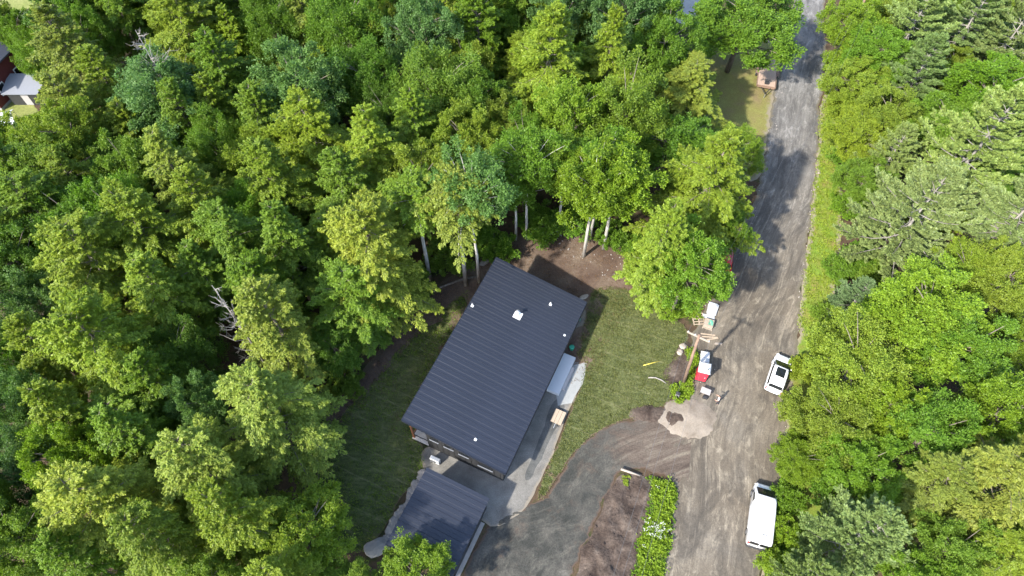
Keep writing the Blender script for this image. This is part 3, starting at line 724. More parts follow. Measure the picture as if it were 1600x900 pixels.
# flatbed trailer under the roadside tree
p0, p1 = G(1197, 136, .8), G(1202, 88, .8)
d = p1 - p0; rz = math.atan2(-d.x, d.y)
tr = tag(empty('flatbed_trailer', (p0.x, p0.y, 0), rz), 'flatbed trailer with a pinkish wooden deck beside the far road', 'trailer')
MB().box(-1.22, 1.22, .1, 6.3, .62, .78).build('chassis', M_plast, tr)
M_deckpink = plain('pinkish_plank', (.36, .255, .19), .85, 0, .2, 4, .2)
for i in range(10):
    MB().box(-1.2 + i * .24, -1.2 + i * .24 + .228, .16, 6.25, .782, .83).build('deck_plank', M_deckpink, tr)
for s_ in (-1, 1):
    MB().box(s_ * 1.28 - .05, s_ * 1.28 + .05, .1, 6.3,   .66, .86).build('side_rail', M_pole, tr)
    for y in (3.2, 4.1):
        wheel(tr, s_ * 1.45, y, .36, s_)
    MB().box(s_ * 1.46 - .16, s_ * 1.46 + .16, 2.75, 4.6, .76, .8).build('mudguard', M_pole, tr)
    MB().tube([(s_ * .7, .1, .7), (0, -1.3, .62)], .06, 6).build('drawbar', M_plast, tr)
MB().box(-1.2, 1.2, -.02, .08, .6, .95).build('headboard', M_pole, tr)
wn = MB().box(-.28, .28, .5, 1.1, .832, 1.15).build('winch', M_plast, tr, bevel=.03)
MB().tube([(0, -1.35, .62), (0, -1.35, .0)], .05, 6).build('jack', M_galv, tr)
MB().tube([(-.35, .9, 1.3), (.35, .9, 1.3)], .12, 8).build('winch_drum', M_plast, wn)
for s_ in (-1, 1): MB().tube([(s_ * .3, .9, .84), (s_ * .3, .9, 1.35)], .035, 6).build('winch_post', M_galv, wn)

# ------------------------------------------------------------------ utility poles and wires
def util_pole(base, top, label, arm_rz):
    b = Vector(base); t_ = Vector(top); o = tag(empty('utility_pole', b), label, 'utility pole')
    dv = t_ - b
    MB().tube([(0, 0, -.1), dv * .5, dv], [.19, .16, .125], 10).build('pole', M_pole, o, smooth=True)
    arm = MB().box(-1.15, 1.15, -.06, .06, -.07, .07).build('crossarm', M_wood, o, dv + Vector((0, 0, -.45)), (0, 0, arm_rz))
    ins = []
    for x in (-1.05, -.35, 1.05):
        MB().tube([(x, 0, .072), (x, 0, .2), (x, 0, .24)], [.045, .06, .03], 8).build('insulator', M_whiteplast, arm)
        ins.append(b + dv + Vector((0, 0, -.45)) + Matrix.Rotation(arm_rz, 3, 'Z') @ Vector((x, 0, .25)))
    MB().tube([dv * .72 + Vector((.02, .15, 0)), dv * .72 + Vector((.02, .15, .0)) + Vector((.0, .0, .55))], .16, 10).build('transformer', M_galv, o, Vector((.1, .18, 0)))
    return o, ins
PB1 = G(1068, 598); PT1 = G(1093, 523, 9.3)
PB2 = G(1318, 66); PT2 = PB2 + Vector((.2, 0, 9.3))
dw = (PT2 - PT1).normalized(); arz = math.atan2(dw.y, dw.x) - R(90)
PT0 = PT1 + (G(985, 885, 8.3) - PT1).normalized() * 40; PT0.z = 9.3
PB0 = Vector((PT0.x, PT0.y, 0))
_, i1 = util_pole(PB1, PT1, 'wooden utility pole with crossarm rising from weeds beside the lawn', arz)
_, i2 = util_pole(PB2, PT2, 'brown utility pole among trees right of the road at the far end', arz)
def wire(a, b, sag, label, r=.009):
    pts = []
    for i in range(25):
        t = i / 24; p = a.lerp(b, t); p = p - Vector((0, 0, sag * 4 * t * (1 - t))); pts.append(p - a)
    tag(MB().tube(pts, r, 5).build('overhead_wire', M_wire, None, a), label, 'wire', 'overhead wires along the road')
sd_ = Matrix.Rotation(arz, 3, 'Z') @ Vector((1, 0, 0))
for x, a, b, nm in zip((-1.05, -.35, 1.05), i1, i2, ('left', 'middle', 'right')):
    wire(a, b, .9, f'{nm} overhead wire running from the weedy pole up the road')
    wire(a, PT0 + sd_ * x, .9, f'{nm} overhead wire running from the weedy pole over the bare soil bank')

# ------------------------------------------------------------------ things standing by the lawn and road
def boxthing(name, px, dims, rz, mat, label, cat, z=.04, bevel=.03):
    p = G(*px); t = tag(empty(name, (p.x, p.y, z), rz), label, cat)
    return t
A1 = heading((1068, 600), (1093, 523))
# portable toilet
p = G(1094, 589)
t = tag(empty('portable_toilet', (p.x, p.y, .04), R(-16)), 'red portable toilet with a white roof beside the utility pole', 'toilet')
MB().box(-.58, .58, -.58, .58, 0, .14).build('base', M_plast, t, bevel=.02)
MB().box(-.55, .55, -.55, .55, .142, 2.05).build('cabin', M_redplast, t, bevel=.04)
dr = MB().box(-.4, .4, -.585, -.556, .2, 1.95).build('door', M_redplast, t, bevel=.01)
MB().box(.28, .34, -.62, -.586, 1.0, 1.15).build('door_handle', M_whiteplast, dr)
for s_ in (-1, 1): MB().box(s_ * .57 - .012, s_ * .57 + .012, -.35, .35, 1.6, 1.9).build('side_vent', M_whiteplast, t)
loft([[(-hw, -hw, z), (hw, -hw, z), (hw, hw, z), (-hw, hw, z)] for hw, z in ((.62, 2.052), (.62, 2.14), (.52, 2.26), (.3, 2.32))], 'roof', M_whiteplast, t, smooth=False)
MB().tube([(.3, -.25, 2.2), (.3, -.25, 2.5)], .05, 8).build('vent_pipe', M_plast, t)
# white storage box behind it
p = G(1099, 563)
t = tag(empty('storage_box', (p.x, p.y, .04), R(-12)), 'white lidded storage box behind the red portable toilet', 'box')
MB().box(-.42, .42, -.6, .6, .08, .7).build('body', M_whiteplast, t, bevel=.03)
MB().box(-.46, .46, -.64, .64, .702, .8).build('lid', M_whiteplast, t, bevel=.03)
for s_ in (-1, 1): MB().box(-.42, .42, s_ * .5 - .06, s_ * .5 + .06, 0, .079).build('skid', M_wood, t)
for s_ in (-1, 1): MB().box(.46, .48, s_ * .4 - .06, s_ * .4 + .06, .6, .78).build('latch', M_galv, t)

def pallet(px, rz, label, z=.03, mat=M_wood, w_=1.2, d_=1.0, n=6, group=None):
    p = G(*px); t = tag(empty('pallet', (p.x, p.y, z), rz), label, 'pallet', group)
    for x in (-w_ / 2 + .06, 0, w_ / 2 - .06):
        MB().box(x - .05, x + .05, -d_ / 2, d_ / 2, 0, .11).build('stringer', mat, t)
    for i in range(n):
        y = -d_ / 2 + (d_ - .11) * i / (n - 1)
        MB().box(-w_ / 2, w_ / 2, y, y + .11, .112, .134).build('slat', mat, t)
    return t
pallet((1091, 499), R(4), 'open slatted wooden pallet lying below the leafy roadside tree', .02, M_woodnew, 1.35, 1.5, 5)
pl = pallet((1106, 509), R(-22), 'pallet under the green-topped stack beside the road', .02, M_wood, 1.1, 1.1)
p = G(1106, 508)
t = tag(empty('crate', (p.x, p.y, .16), R(-22)), 'pale crate with a teal tarp on a pallet by the road', 'crate')
MB().box(-.5, .5, -.5, .5, 0, .4).build('body', M_wood, t, bevel=.01)
for i in range(4): MB().box(-.52, .52, -.5 + i * .26, -.5 + i * .26 + .2, .402, .425).build('top_board', M_wood, t)
b = MB(); n_ = 6
for i in range(n_):
    for j in range(n_):
        b.v.append(Vector((-.05 + .5 * i / 5, -.3 + .65 * j / 5, .45 + .04 * noise.noise((i * .8, j * .8, 2)) + .05 * math.sin(i * 1.3 + j))))
for i in range(n_ - 1):
    for j in range(n_ - 1): b.f.append([i * n_ + j, (i + 1) * n_ + j, (i + 1) * n_ + j + 1, i * n_ + j + 1])
b.build('tarp', M_teal, t, smooth=True)
def sheet_stack(px, w_, d_, n, rz, mat, label, z=.03, cat='panel stack'):
    p = G(*px); t = tag(empty('panel_stack', (p.x, p.y, z), rz), label, cat); r_ = random.Random(int(px[0]))
    for i in range(n):
        MB().box(-w_ / 2, w_ / 2, -d_ / 2, d_ / 2, 0, .05).build('panel', mat, t, (r_.uniform(-.06, .06), r_.uniform(-.06, .06), i * .052), (0, 0, r_.uniform(-.08, .08)))
    return t
sheet_stack((1113, 484), 1.0, 1.35, 6, R(-20), M_whiteplast, 'stack of white boards at the road edge under the leafy tree')
sheet_stack((1107, 496), 1.25, .45, 3, R(-14), M_whiteplast, 'narrow white boards between the slatted pallet and teal-tarped crate')
for k, (px, L_, rz, lab) in enumerate((((1106, 523), 1.6, R(-8), 'uppermost of three pale planks lying beside the pole top'), ((1109, 527), 1.7, R(-4), 'middle of three pale planks lying by the road'), ((1113, 530), 1.3, R(10), 'lowest of three pale planks lying by the road'))):
    p = G(*px)
    tag(MB().box(-L_ / 2, L_ / 2, -.07, .07, 0, .05).build('plank', M_woodnew, None, (p.x, p.y, .04 + k * .003), (0, 0, rz), bevel=.005), lab, 'plank', 'planks by the road')
p = G(1122, 537)
tag(MB().hexa([(-.45, -.1, 0), (.4, -.22, 0), (.5, .06, 0), (-.3, .14, 0)], [(-.4, -.08, .08), (.36, -.16, .12), (.42, .04, .1), (-.26, .1, .06)]).build('board_scrap', M_stonepale, None, (p.x, p.y, .04)), 'small pale scrap of board lying alone on the gravel road', 'scrap')
# grey folding table with a tool under it
p = G(1100, 616)
t = tag(empty('work_table', (p.x, p.y, .05), R(-25)), 'small grey work table beside the standing person', 'table')
MB().box(-.5, .5, -.34, .34, .72, .77).build('tabletop', M_greybox, t, bevel=.01)
for sx in (-1, 1):
    for sy in (-1, 1): MB().tube([(sx * .46, sy * .3, 0), (sx * .42, sy * .28, .72)], .025, 6).build('leg', M_plast, t)
p = G(1101, 622)
t = tag(empty('tool_case', (p.x, p.y, .05), R(-20)), 'black tool case on the ground below the grey work table', 'case')
MB().box(-.25, .25, -.16, .16, 0, .3).build('body', M_plast, t, bevel=.03)
MB().tube([(-.1, 0, .3), (-.1, 0, .36), (.1, 0, .36), (.1, 0, .3)], .015, 6).build('handle', M_plast, t)
# meter pedestal in the weeds
p = G(1057, 620)
t = tag(empty('meter_pedestal', (p.x, p.y, .04), R(-20)), 'small dark utility pedestal in the weeds at the lawn corner', 'pedestal')
MB().box(-.2, .2, -.16, .16, 0, .75).build('cabinet', M_greybox, t, bevel=.02)
MB().box(-.22, .22, -.18, .18, .752, .8).build('cap', M_plast, t, bevel=.01)
MB().box(-.15, .15, -.175, -.162, .15, .65).build('door', M_plast, t)
# heat pump between house and garage
p = G(681, 722)
t = tag(empty('heat_pump', (p.x, p.y, .05), HRZ), 'white heat pump unit on the gravel between house and garage', 'heat pump')
MB().box(-.5, .5, -.2, .2, .12, .95).build('casing', M_whiteplast, t, bevel=.03)
for s_ in (-1, 1): MB().box(s_ * .35 - .05, s_ * .35 + .05, -.22, .22, 0, .118).build('foot', M_plast, t)
fn = MB().tube([(-.12, -.205, .53), (-.12, -.225, .53)], .3, 20).build('fan_grille', M_plast, t)
for r_ in (.1, .18, .26):
    MB().tube([(-.12 + r_ * math.cos(a), -.232, .53 + r_ * math.sin(a)) for a in np.linspace(0, 2 * math.pi, 17)], .008, 4).build('ring', M_galv, fn)
MB().box(-.45, .45, -.15, .15, .955, .985).build('top_cover', M_galv, t)
# green bucket by the low wall
p = G(893, 546)
t = tag(empty('green_bucket', (p.x, p.y, .06), 0), 'round green lidded bucket against the low side wall of the house', 'bucket')
MB().tube([(0, 0, 0), (0, 0, .5)], [.22, .27], 14).build('body', M_greenp, t)
MB().tube([(0, 0, .502), (0, 0, .54), (0, 0, .57)], [.29, .29, .2], 14).build('lid', M_greenp, t)
# flat cart with three planks
p = G(872, 654)
t = tag(empty('hand_cart', (p.x, p.y, .07), R(-24.8)), 'small flat hand cart of three pale planks on the dark gravel', 'cart')
MB().box(-.5, .5, -.68, .68, .3, .36).build('frame', M_plast, t)
for i in range(3): MB().box(-.56 + i * .385, -.56 + i * .385 + .36, -.75, .75, .362, .41).build('plank', M_woodnew, t)
for sx in (-1, 1):
    for y in (-.5, .5):
        wl = MB().tube([(-.04, 0, 0), (.04, 0, 0)], .16, 12).build('wheel', M_rubber, t, (sx * .44, y, .16)); MB().tube([(-.045, 0, 0), (.045, 0, 0)], .07, 8).build('hub', M_galv, wl)
MB().tube([(0, -.72, .34), (0.02, -1.3, .5), (0.02, -1.42, .55)], .03, 6).build('handle', M_whiteplast, t)
MB().tube([(-.12, -1.42, .55), (.16, -1.42, .55)], .03, 6).build('grip', M_plast, t)

# ------------------------------------------------------------------ person
def skin_body(name, joints, edges, mat, parent, sub=1):
    me = bpy.data.meshes.new(name); me.from_pydata([j[0] for j in joints], edges, [])
    o = link(name, me, mat, parent)
    o.modifiers.new('skin', 'SKIN')
    for v, j in zip(me.skin_vertices[0].data, joints): v.radius = j[1] if hasattr(j[1], '__len__') else (j[1], j[1])
    me.skin_vertices[0].data[0].use_root = True
    s_ = o.modifiers.new('sub', 'SUBSURF'); s_.levels = sub; s_.render_levels = sub
    return o
def person(loc, rz, label):
    t = tag(empty('person', loc, rz), label, 'person')
    # joints: pelvis root, spine, chest, neck, legs mid-stride, arms bent forward
    J = [((0, 0, .93), (.15, .105)), ((0, 0, 1.12), (.145, .10)), ((0, .01, 1.33), (.17, .11)), ((0, .02, 1.46), (.07, .07)), ((0, .03, 1.53), (.055, .055)),
         ((.1, .0, .86), (.095, .1)), ((.11, .12, .48), (.065, .07)), ((.11, .02, .1), (.045, .05)), ((.12, .16, .035), (.04, .03)),
         ((-.1, .0, .86), (.095, .1)), ((-.11, -.02, .47), (.065, .07)), ((-.11, -.2, .1), (.045, .05)), ((-.12, -.06, .035), (.04, .03)),
         ((.2, .0, 1.41), (.06, .06)), ((.29, .03, 1.14), (.043, .043)), ((.3, .26, 1.08), (.034, .034)),
         ((-.2, .0, 1.41), (.06, .06)), ((-.3, -.02, 1.14), (.043, .043)), ((-.3, .2, 1.04), (.034, .034))]
    E_ = [(0, 1), (1, 2), (2, 3), (3, 4), (0, 5), (5, 6), (6, 7), (7, 8), (0, 9), (9, 10), (10, 11), (11, 12), (2, 13), (13, 14), (14, 15), (2, 16), (16, 17), (17, 18)]
    skin_body('body', J, E_, M_skin, t, 2)
    skin_body('shirt', [((0, 0, .95), (.165, .12)), ((0, 0, 1.12), (.16, .115)), ((0, .01, 1.34), (.185, .125)), ((0, .015, 1.43), (.09, .085)),
                        ((.2, .0, 1.41), (.075, .075)), ((.27, .02, 1.2), (.06, .06)), ((-.2, .0, 1.41), (.075, .075)), ((-.275, -.01, 1.2), (.06, .06))],
              [(0, 1), (1, 2), (2, 3), (2, 4), (4, 5), (2, 6), (6, 7)], M_shirt, t, 2)
    skin_body('trousers', [((0, 0, .94), (.16, .117)), ((.1, 0, .86), (.108, .112)), ((.11, .12, .48), (.078, .082)), ((.11, .03, .13), (.062, .065)),
                           ((-.1, 0, .86), (.108, .112)), ((-.11, -.02, .47), (.078, .082)), ((-.11, -.19, .13), (.062, .065))],
              [(0, 1), (1, 2), (2, 3), (0, 4), (4, 5), (5, 6)], M_trouser, t, 2)
    bm = bmesh.new(); bmesh.ops.create_uvsphere(bm, u_segments=16, v_segments=12, radius=1)
    for v in bm.verts:
        x, y, z = v.co; v.co = Vector((x * .078 * (1 - .15 * max(0, -z)), y * .098 + (.012 if z < -.2 and y > 0 else 0), z * .122))
        if y > .9 and abs(x) < .25 and -.35 < z < .25: v.co.y += .022
    me = bpy.data.meshes.new('head'); bm.to_mesh(me); bm.free(); me.polygons.foreach_set('use_smooth', [True] * len(me.polygons))
    hd = link('head', me, M_skin, t, (0, .045, 1.64), (-.2, 0, 0))
    bm = bmesh.new(); bmesh.ops.create_uvsphere(bm, u_segments=16, v_segments=10, radius=1)
    bmesh.ops.delete(bm, geom=[v for v in bm.verts if v.co.z < -.25 or (v.co.y > .45 and v.co.z < .42)], context='VERTS')
    for v in bm.verts: v.co = Vector((v.co.x * .087, v.co.y * .107 - .006, v.co.z * .13 + .006))
    me = bpy.data.meshes.new('hair'); bm.to_mesh(me); bm.free(); me.polygons.foreach_set('use_smooth', [True] * len(me.polygons)); link('hair', me, M_hair, hd)
    for s_ in (-1, 1):
        MB().box(-.012, .012, -.02, .02, -.03, .03).build('ear', M_skin, hd, (s_ * .08, -.005, 0), bevel=.008)
        MB().tube([(0, 0, 0), (0, .012, 0)], .011, 8).build('eye', M_trouser, hd, (s_ * .032, .083, .015))
        w_ = Vector((s_ * .3, .26 if s_ > 0 else .2, 1.08 if s_ > 0 else 1.04))
        hb = MB().box(-.022, .022, 0, .09, -.04, .04).build('hand', M_skin, t, w_, (-.25, 0, 0), bevel=.01)
        for i, L_ in enumerate((.065, .078, .072, .055)):
            z = .03 - i * .02
            MB().tube([(0, .085, z), (-s_ * .012, .085 + L_ * .55, z), (-s_ * .035, .085 + L_ * .9, z)], .0085, 6).build('finger', M_skin, hb)
        MB().tube([(0, .02, .035), (-s_ * .02, .05, .065), (-s_ * .03, .085, .07)], .01, 6).build('thumb', M_skin, hb)
    for s_, y in ((1, .08), (-1, -.13)):
        MB().box(-.05, .05, -.1, .16, 0, .09).build('shoe', M_plast, t, (s_ * .115, y, 0), bevel=.02)
    return t
p = G(1119, 630); person((p.x, p.y, .05), R(60), 'person in white shirt and dark trousers standing at the road edge')

# ------------------------------------------------------------------ neighbours at the far left
# red house: near gable corner bottom at pixel (6,172)
p = G(5, 173)
rh = tag(empty('red_house', (p.x, p.y, 0), R(-14)), 'dark red house with a dark roof at the left edge', 'house')
MB().box(-8, 0, 0, 9, 0, .4).build('foundation', M_concrete, rh)
MB().box(-7.98, -.02, .02, 8.98, .402, 5.4).build('wall', M_redside, rh)
rf_ = MB(); 
for s_ in (0,):
    rf_.hexa([(.5, -.5, 5.2), (.5, 9.5, 5.2), (-4, 9.5, 8.2), (-4, -.5, 8.2)], [(.5, -.5, 5.4), (.5, 9.5, 5.4), (-4, 9.5, 8.42), (-4, -.5, 8.42)])
    rf_.hexa([(-8.5, 9.5, 5.2), (-8.5, -.5, 5.2), (-4.01, -.5, 8.2), (-4.01, 9.5, 8.2)], [(-8.5, 9.5, 5.4), (-8.5, -.5, 5.4), (-4.01, -.5, 8.42), (-4.01, 9.5, 8.42)])
rfo = rf_.build('roof', M_shingle, rh)
MB().hexa([(-7.9, .05, 5.4), (-.1, .05, 5.4), (-4, .05, 8.1)], [(-7.9, .25, 5.4), (-.1, .25, 5.4), (-4, .25, 8.1)]).build('gable', M_redside, rh)
for (x0, x1) in ((-1.9, -.7), (-5, -3.8)):
    wn = MB().box(x0, x1, -.06, .018, 1.4, 3.0).build('window', M_whitep, rh)
    for a_ in (0, 1): MB().box(x0 + .1 + a_ * .53, x0 + .57 + a_ * .53, -.075, -.062, 1.52, 2.9).build('pane', M_glass, wn)
for y0 in (1.4, 5.0):
    wn = MB().box(-.018, .06, y0, y0 + 1.2, 1.4, 3.0).build('window', M_whitep, rh)
    MB().box(.062, .075, y0 + .1, y0 + 1.1, 1.52, 2.9).build('pane', M_glass, wn)
# grey-roofed shed
pA = G(38, 132, 2.5)
sh = tag(empty('grey_shed', (pA.x, pA.y, 0), R(0)), 'grey-roofed shed beside the dark red house', 'shed')
MB().box(-2.3, 2.3, -1.3, 1.5, 0, 2.12).build('wall', M_plast, sh)
MB().hexa([(-2.7, -1.7, 2.15), (2.3, -1.7, 2.15), (2.9, 1.8, 2.75), (-2.7, 1.8, 2.75)], [(-2.7, -1.7, 2.3), (2.3, -1.7, 2.3), (2.9, 1.8, 2.9), (-2.7, 1.8, 2.9)]).build('roof', M_greyroof, sh)
MB().box(-.5, .5, -1.36, -1.302, .1, 1.95).build('door', M_greybox, sh)
# white canopy tent
M_tent = plain('tent_fabric', (.50, .51, .53), .8)
p = G(12, 205)
tn = tag(empty('white_canopy', (p.x, p.y, 0), R(25)), 'small white canopy tent on the grass below the red house', 'canopy')
MB().hexa([(-1.9, -1.5, 1.9), (1.9, -1.5, 1.9), (1.9, 0, 2.7), (-1.9, 0, 2.7)], [(-1.9, -1.5, 1.94), (1.9, -1.5, 1.94), (1.9, 0, 2.74), (-1.9, 0, 2.74)]).build('roof_sheet', M_tent, tn)
MB().hexa([(-1.9, .002, 2.7), (1.9, .002, 2.7), (1.9, 1.5, 1.9), (-1.9, 1.5, 1.9)], [(-1.9, .002, 2.74), (1.9, .002, 2.74), (1.9, 1.5, 1.94), (-1.9, 1.5, 1.94)]).build('roof_sheet', M_tent, tn)
for sx in (-1, 1):
    for sy in (-1, 1): MB().tube([(sx * 1.8, sy * 1.42, 0), (sx * 1.8, sy * 1.42, 1.92)], .03, 6).build('leg', M_galv, tn)

# ------------------------------------------------------------------ foliage
def unit(a): return a / np.maximum(np.linalg.norm(a, axis=-1, keepdims=True), 1e-9)
class Leaves:
    def __init__(s): s.c = []; s.a = []; s.n = []; s.l = []; s.w = []; s.t = []
    def add(s, C, A, N, L, W, T):
        s.c.append(C); s.a.append(unit(A)); s.n.append(unit(N)); s.l.append(np.broadcast_to(L, len(C))); s.w.append(np.broadcast_to(W, len(C))); s.t.append(np.broadcast_to(T, len(C)))
    def mesh(s, name, rng, mat, fold=.18):
        C = np.concatenate(s.c); A = np.concatenate(s.a); N = np.concatenate(s.n)
        L = np.concatenate(s.l)[:, None]; W = np.concatenate(s.w)[:, None]; T = np.concatenate(s.t)
        Sd = unit(np.cross(A, N)); N = np.cross(Sd, A)
        n = len(C); V = np.empty((n, 4, 3), np.float32)
        V[:, 0] = C - A * L * .5; V[:, 2] = C + A * L * .5 - N * L * .08
        V[:, 1] = C + Sd * W * .5 + N * W * fold; V[:, 3] = C - Sd * W * .5 + N * W * fold
        me = bpy.data.meshes.new(name)
        me.vertices.add(n * 4); me.vertices.foreach_set('co', V.ravel())
        me.loops.add(n * 4); me.loops.foreach_set('vertex_index', np.arange(n * 4, dtype=np.int32))
        me.polygons.add(n); me.polygons.foreach_set('loop_start', np.arange(0, n * 4, 4, dtype=np.int32))
        me.polygons.foreach_set('loop_total', np.full(n, 4, np.int32))
        me.update()
        lv = np.clip(rng.normal(.5, .22, n), 0, 1)
        for nm, arr in (('leafvar', lv), ('tip', np.clip(T, 0, 1))):
            a = me.attributes.new(nm, 'FLOAT', 'POINT'); a.data.foreach_set('value', np.repeat(arr, 4).astype(np.float32))
        me.materials.append(mat); return me
def rand_unit(rng, n): return unit(rng.normal(size=(n, 3)))
UP = np.array([0, 0, 1.0])

def twig_cloud(lv, rng, P0, D, length, n, spread, L, W, up=.6, tipbase=.0, jit=.7):
    """leaves held round a set of twigs: P0, D (k,3), n leaves each"""
    k = len(P0); t = rng.beta(1.6, 1.1, (k, n)); ln = np.broadcast_to(np.asarray(length).reshape(-1, 1), (k, 1))
    pos = P0[:, None] + D[:, None] * (t * ln)[..., None]
    off = rng.normal(size=(k, n, 3)); off -= D[:, None] * (off * D[:, None]).sum(-1, keepdims=True)
    rad = spread * ln * np.sin(np.clip(t * 1.0 + .12, 0, 1) * math.pi) ** .6
    pos = pos + off * rad[..., None] * .42
    A = D[:, None] * .8 + unit(off) * .8 + rng.normal(size=(k, n, 3)) * .35; A[..., 2] -= .12
    N = UP * up + unit(off) * .35 + D[:, None] * .25 + rng.normal(size=(k, n, 3)) * jit * .5
    T = np.clip(tipbase + t ** 2 * .8 + rng.normal(size=(k, n)) * .15, 0, 1)
    sz = rng.uniform(.75, 1.25, (k, n))
    lv.add(pos.reshape(-1, 3), A.reshape(-1, 3), N.reshape(-1, 3), (L * sz).ravel(), (W * sz).ravel(), T.ravel())

def curve_pts(a, b, sag, n=4):
    a = np.array(a); b = np.array(b)
    return [tuple(a + (b - a) * t + np.array([0, 0, sag * 4 * t * (1 - t)])) for t in np.linspace(0, 1, n)]

def make_broad(seed, H=16, Rc=4.6, base=.3, nclump=95, nl=600, leaf=.192, lobes=5, flat=.55, mat=None, bark=None, trunk_r=.22, stems=1, limb_show=.0):
    """rounded broadleaf tree: clumps of leafy twigs on a lumpy, lobed envelope"""
    rng = np.random.default_rng(seed); lv = Leaves(); tb = MB()
    zc0, zc1 = base * H, H; zm = zc0 + (zc1 - zc0) * .48
    ph = rng.uniform(0, 6.28, 4)
    def env(d):                                   # envelope radius factor by direction
        az = np.arctan2(d[:, 1], d[:, 0])
        return 1 + .16 * np.sin(lobes * az + ph[0] + d[:, 2] * 2) + .12 * np.sin(2 * az + ph[1]) + .10 * np.sin(7 * az + ph[2] + 4 * d[:, 2])
    i = np.arange(nclump) + .5; z = 1 - 1.62 * i / nclump; az = i * 2.39996 + rng.uniform(-.35, .35, nclump)
    r = np.sqrt(np.maximum(0, 1 - z * z)); d = unit(np.stack([r * np.cos(az), r * np.sin(az), z], 1) + rng.normal(size=(nclump, 3)) * .08)
    depth = np.where(rng.random(nclump) < .28, rng.uniform(.45, .72, nclump), rng.uniform(.8, 1.06, nclump))
    e = env(d) * depth
    Cc = np.stack([d[:, 0] * Rc * e, d[:, 1] * Rc * e, zm + d[:, 2] * np.where(d[:, 2] > 0, zc1 - zm, zm - zc0) * e * np.where(d[:, 2] > 0, .95, .9)], 1)
    cr = rng.uniform(.75, 1.35, nclump) * (Rc / 4.6) ** .5
    for c, dd, rad in zip(Cc, d, cr):
        kt = 9
        tw = unit(dd * .75 + rng.normal(size=(kt, 3)) * .75 + UP * .28)
        tw[:, 2] = np.maximum(tw[:, 2], -.35)
        p0 = np.repeat((c - dd * rad * .35)[None], kt, 0) + rng.normal(size=(kt, 3)) * rad * .22
        twig_cloud(lv, rng, p0, unit(tw), rad * rng.uniform(.8, 1.25, kt), nl // kt, .62, leaf, leaf * .72, .75)
    for s_ in range(stems):
        bx, by = (rng.normal(size=2) * .5 if stems > 1 else (0, 0)); top = np.array([rng.normal() * .3 + bx, rng.normal() * .3 + by, H * .8])
        pts = [(bx, by, -.1), tuple(np.array([bx, by, 0]) + (top - np.array([bx, by, 0])) * .35 + rng.normal(size=3) * .1), tuple(top * np.array([1, 1, .66])), tuple(top)]
        tb.tube(pts, [trunk_r * 1.2, trunk_r, trunk_r * .6, trunk_r * .15], 8)
    order = rng.permutation(nclump)[:34]
    for j in order:
        zb = max(zc0 * .85, min(H * .72, Cc[j][2] - rng.uniform(1.5, 3.5)))
        tb.tube(curve_pts((0, 0, zb), Cc[j], rng.uniform(.1, .6), 4), [trunk_r * .42, trunk_r * .3, trunk_r * .2, trunk_r * .08], 5, False)
    return dict(H=H, R=Rc, zc=(zm / H), crown=lv.mesh('crown_leaves', rng, mat or M_leaf), trunk=tb.mesh('trunk_wood', True), bark=bark or M_bark)

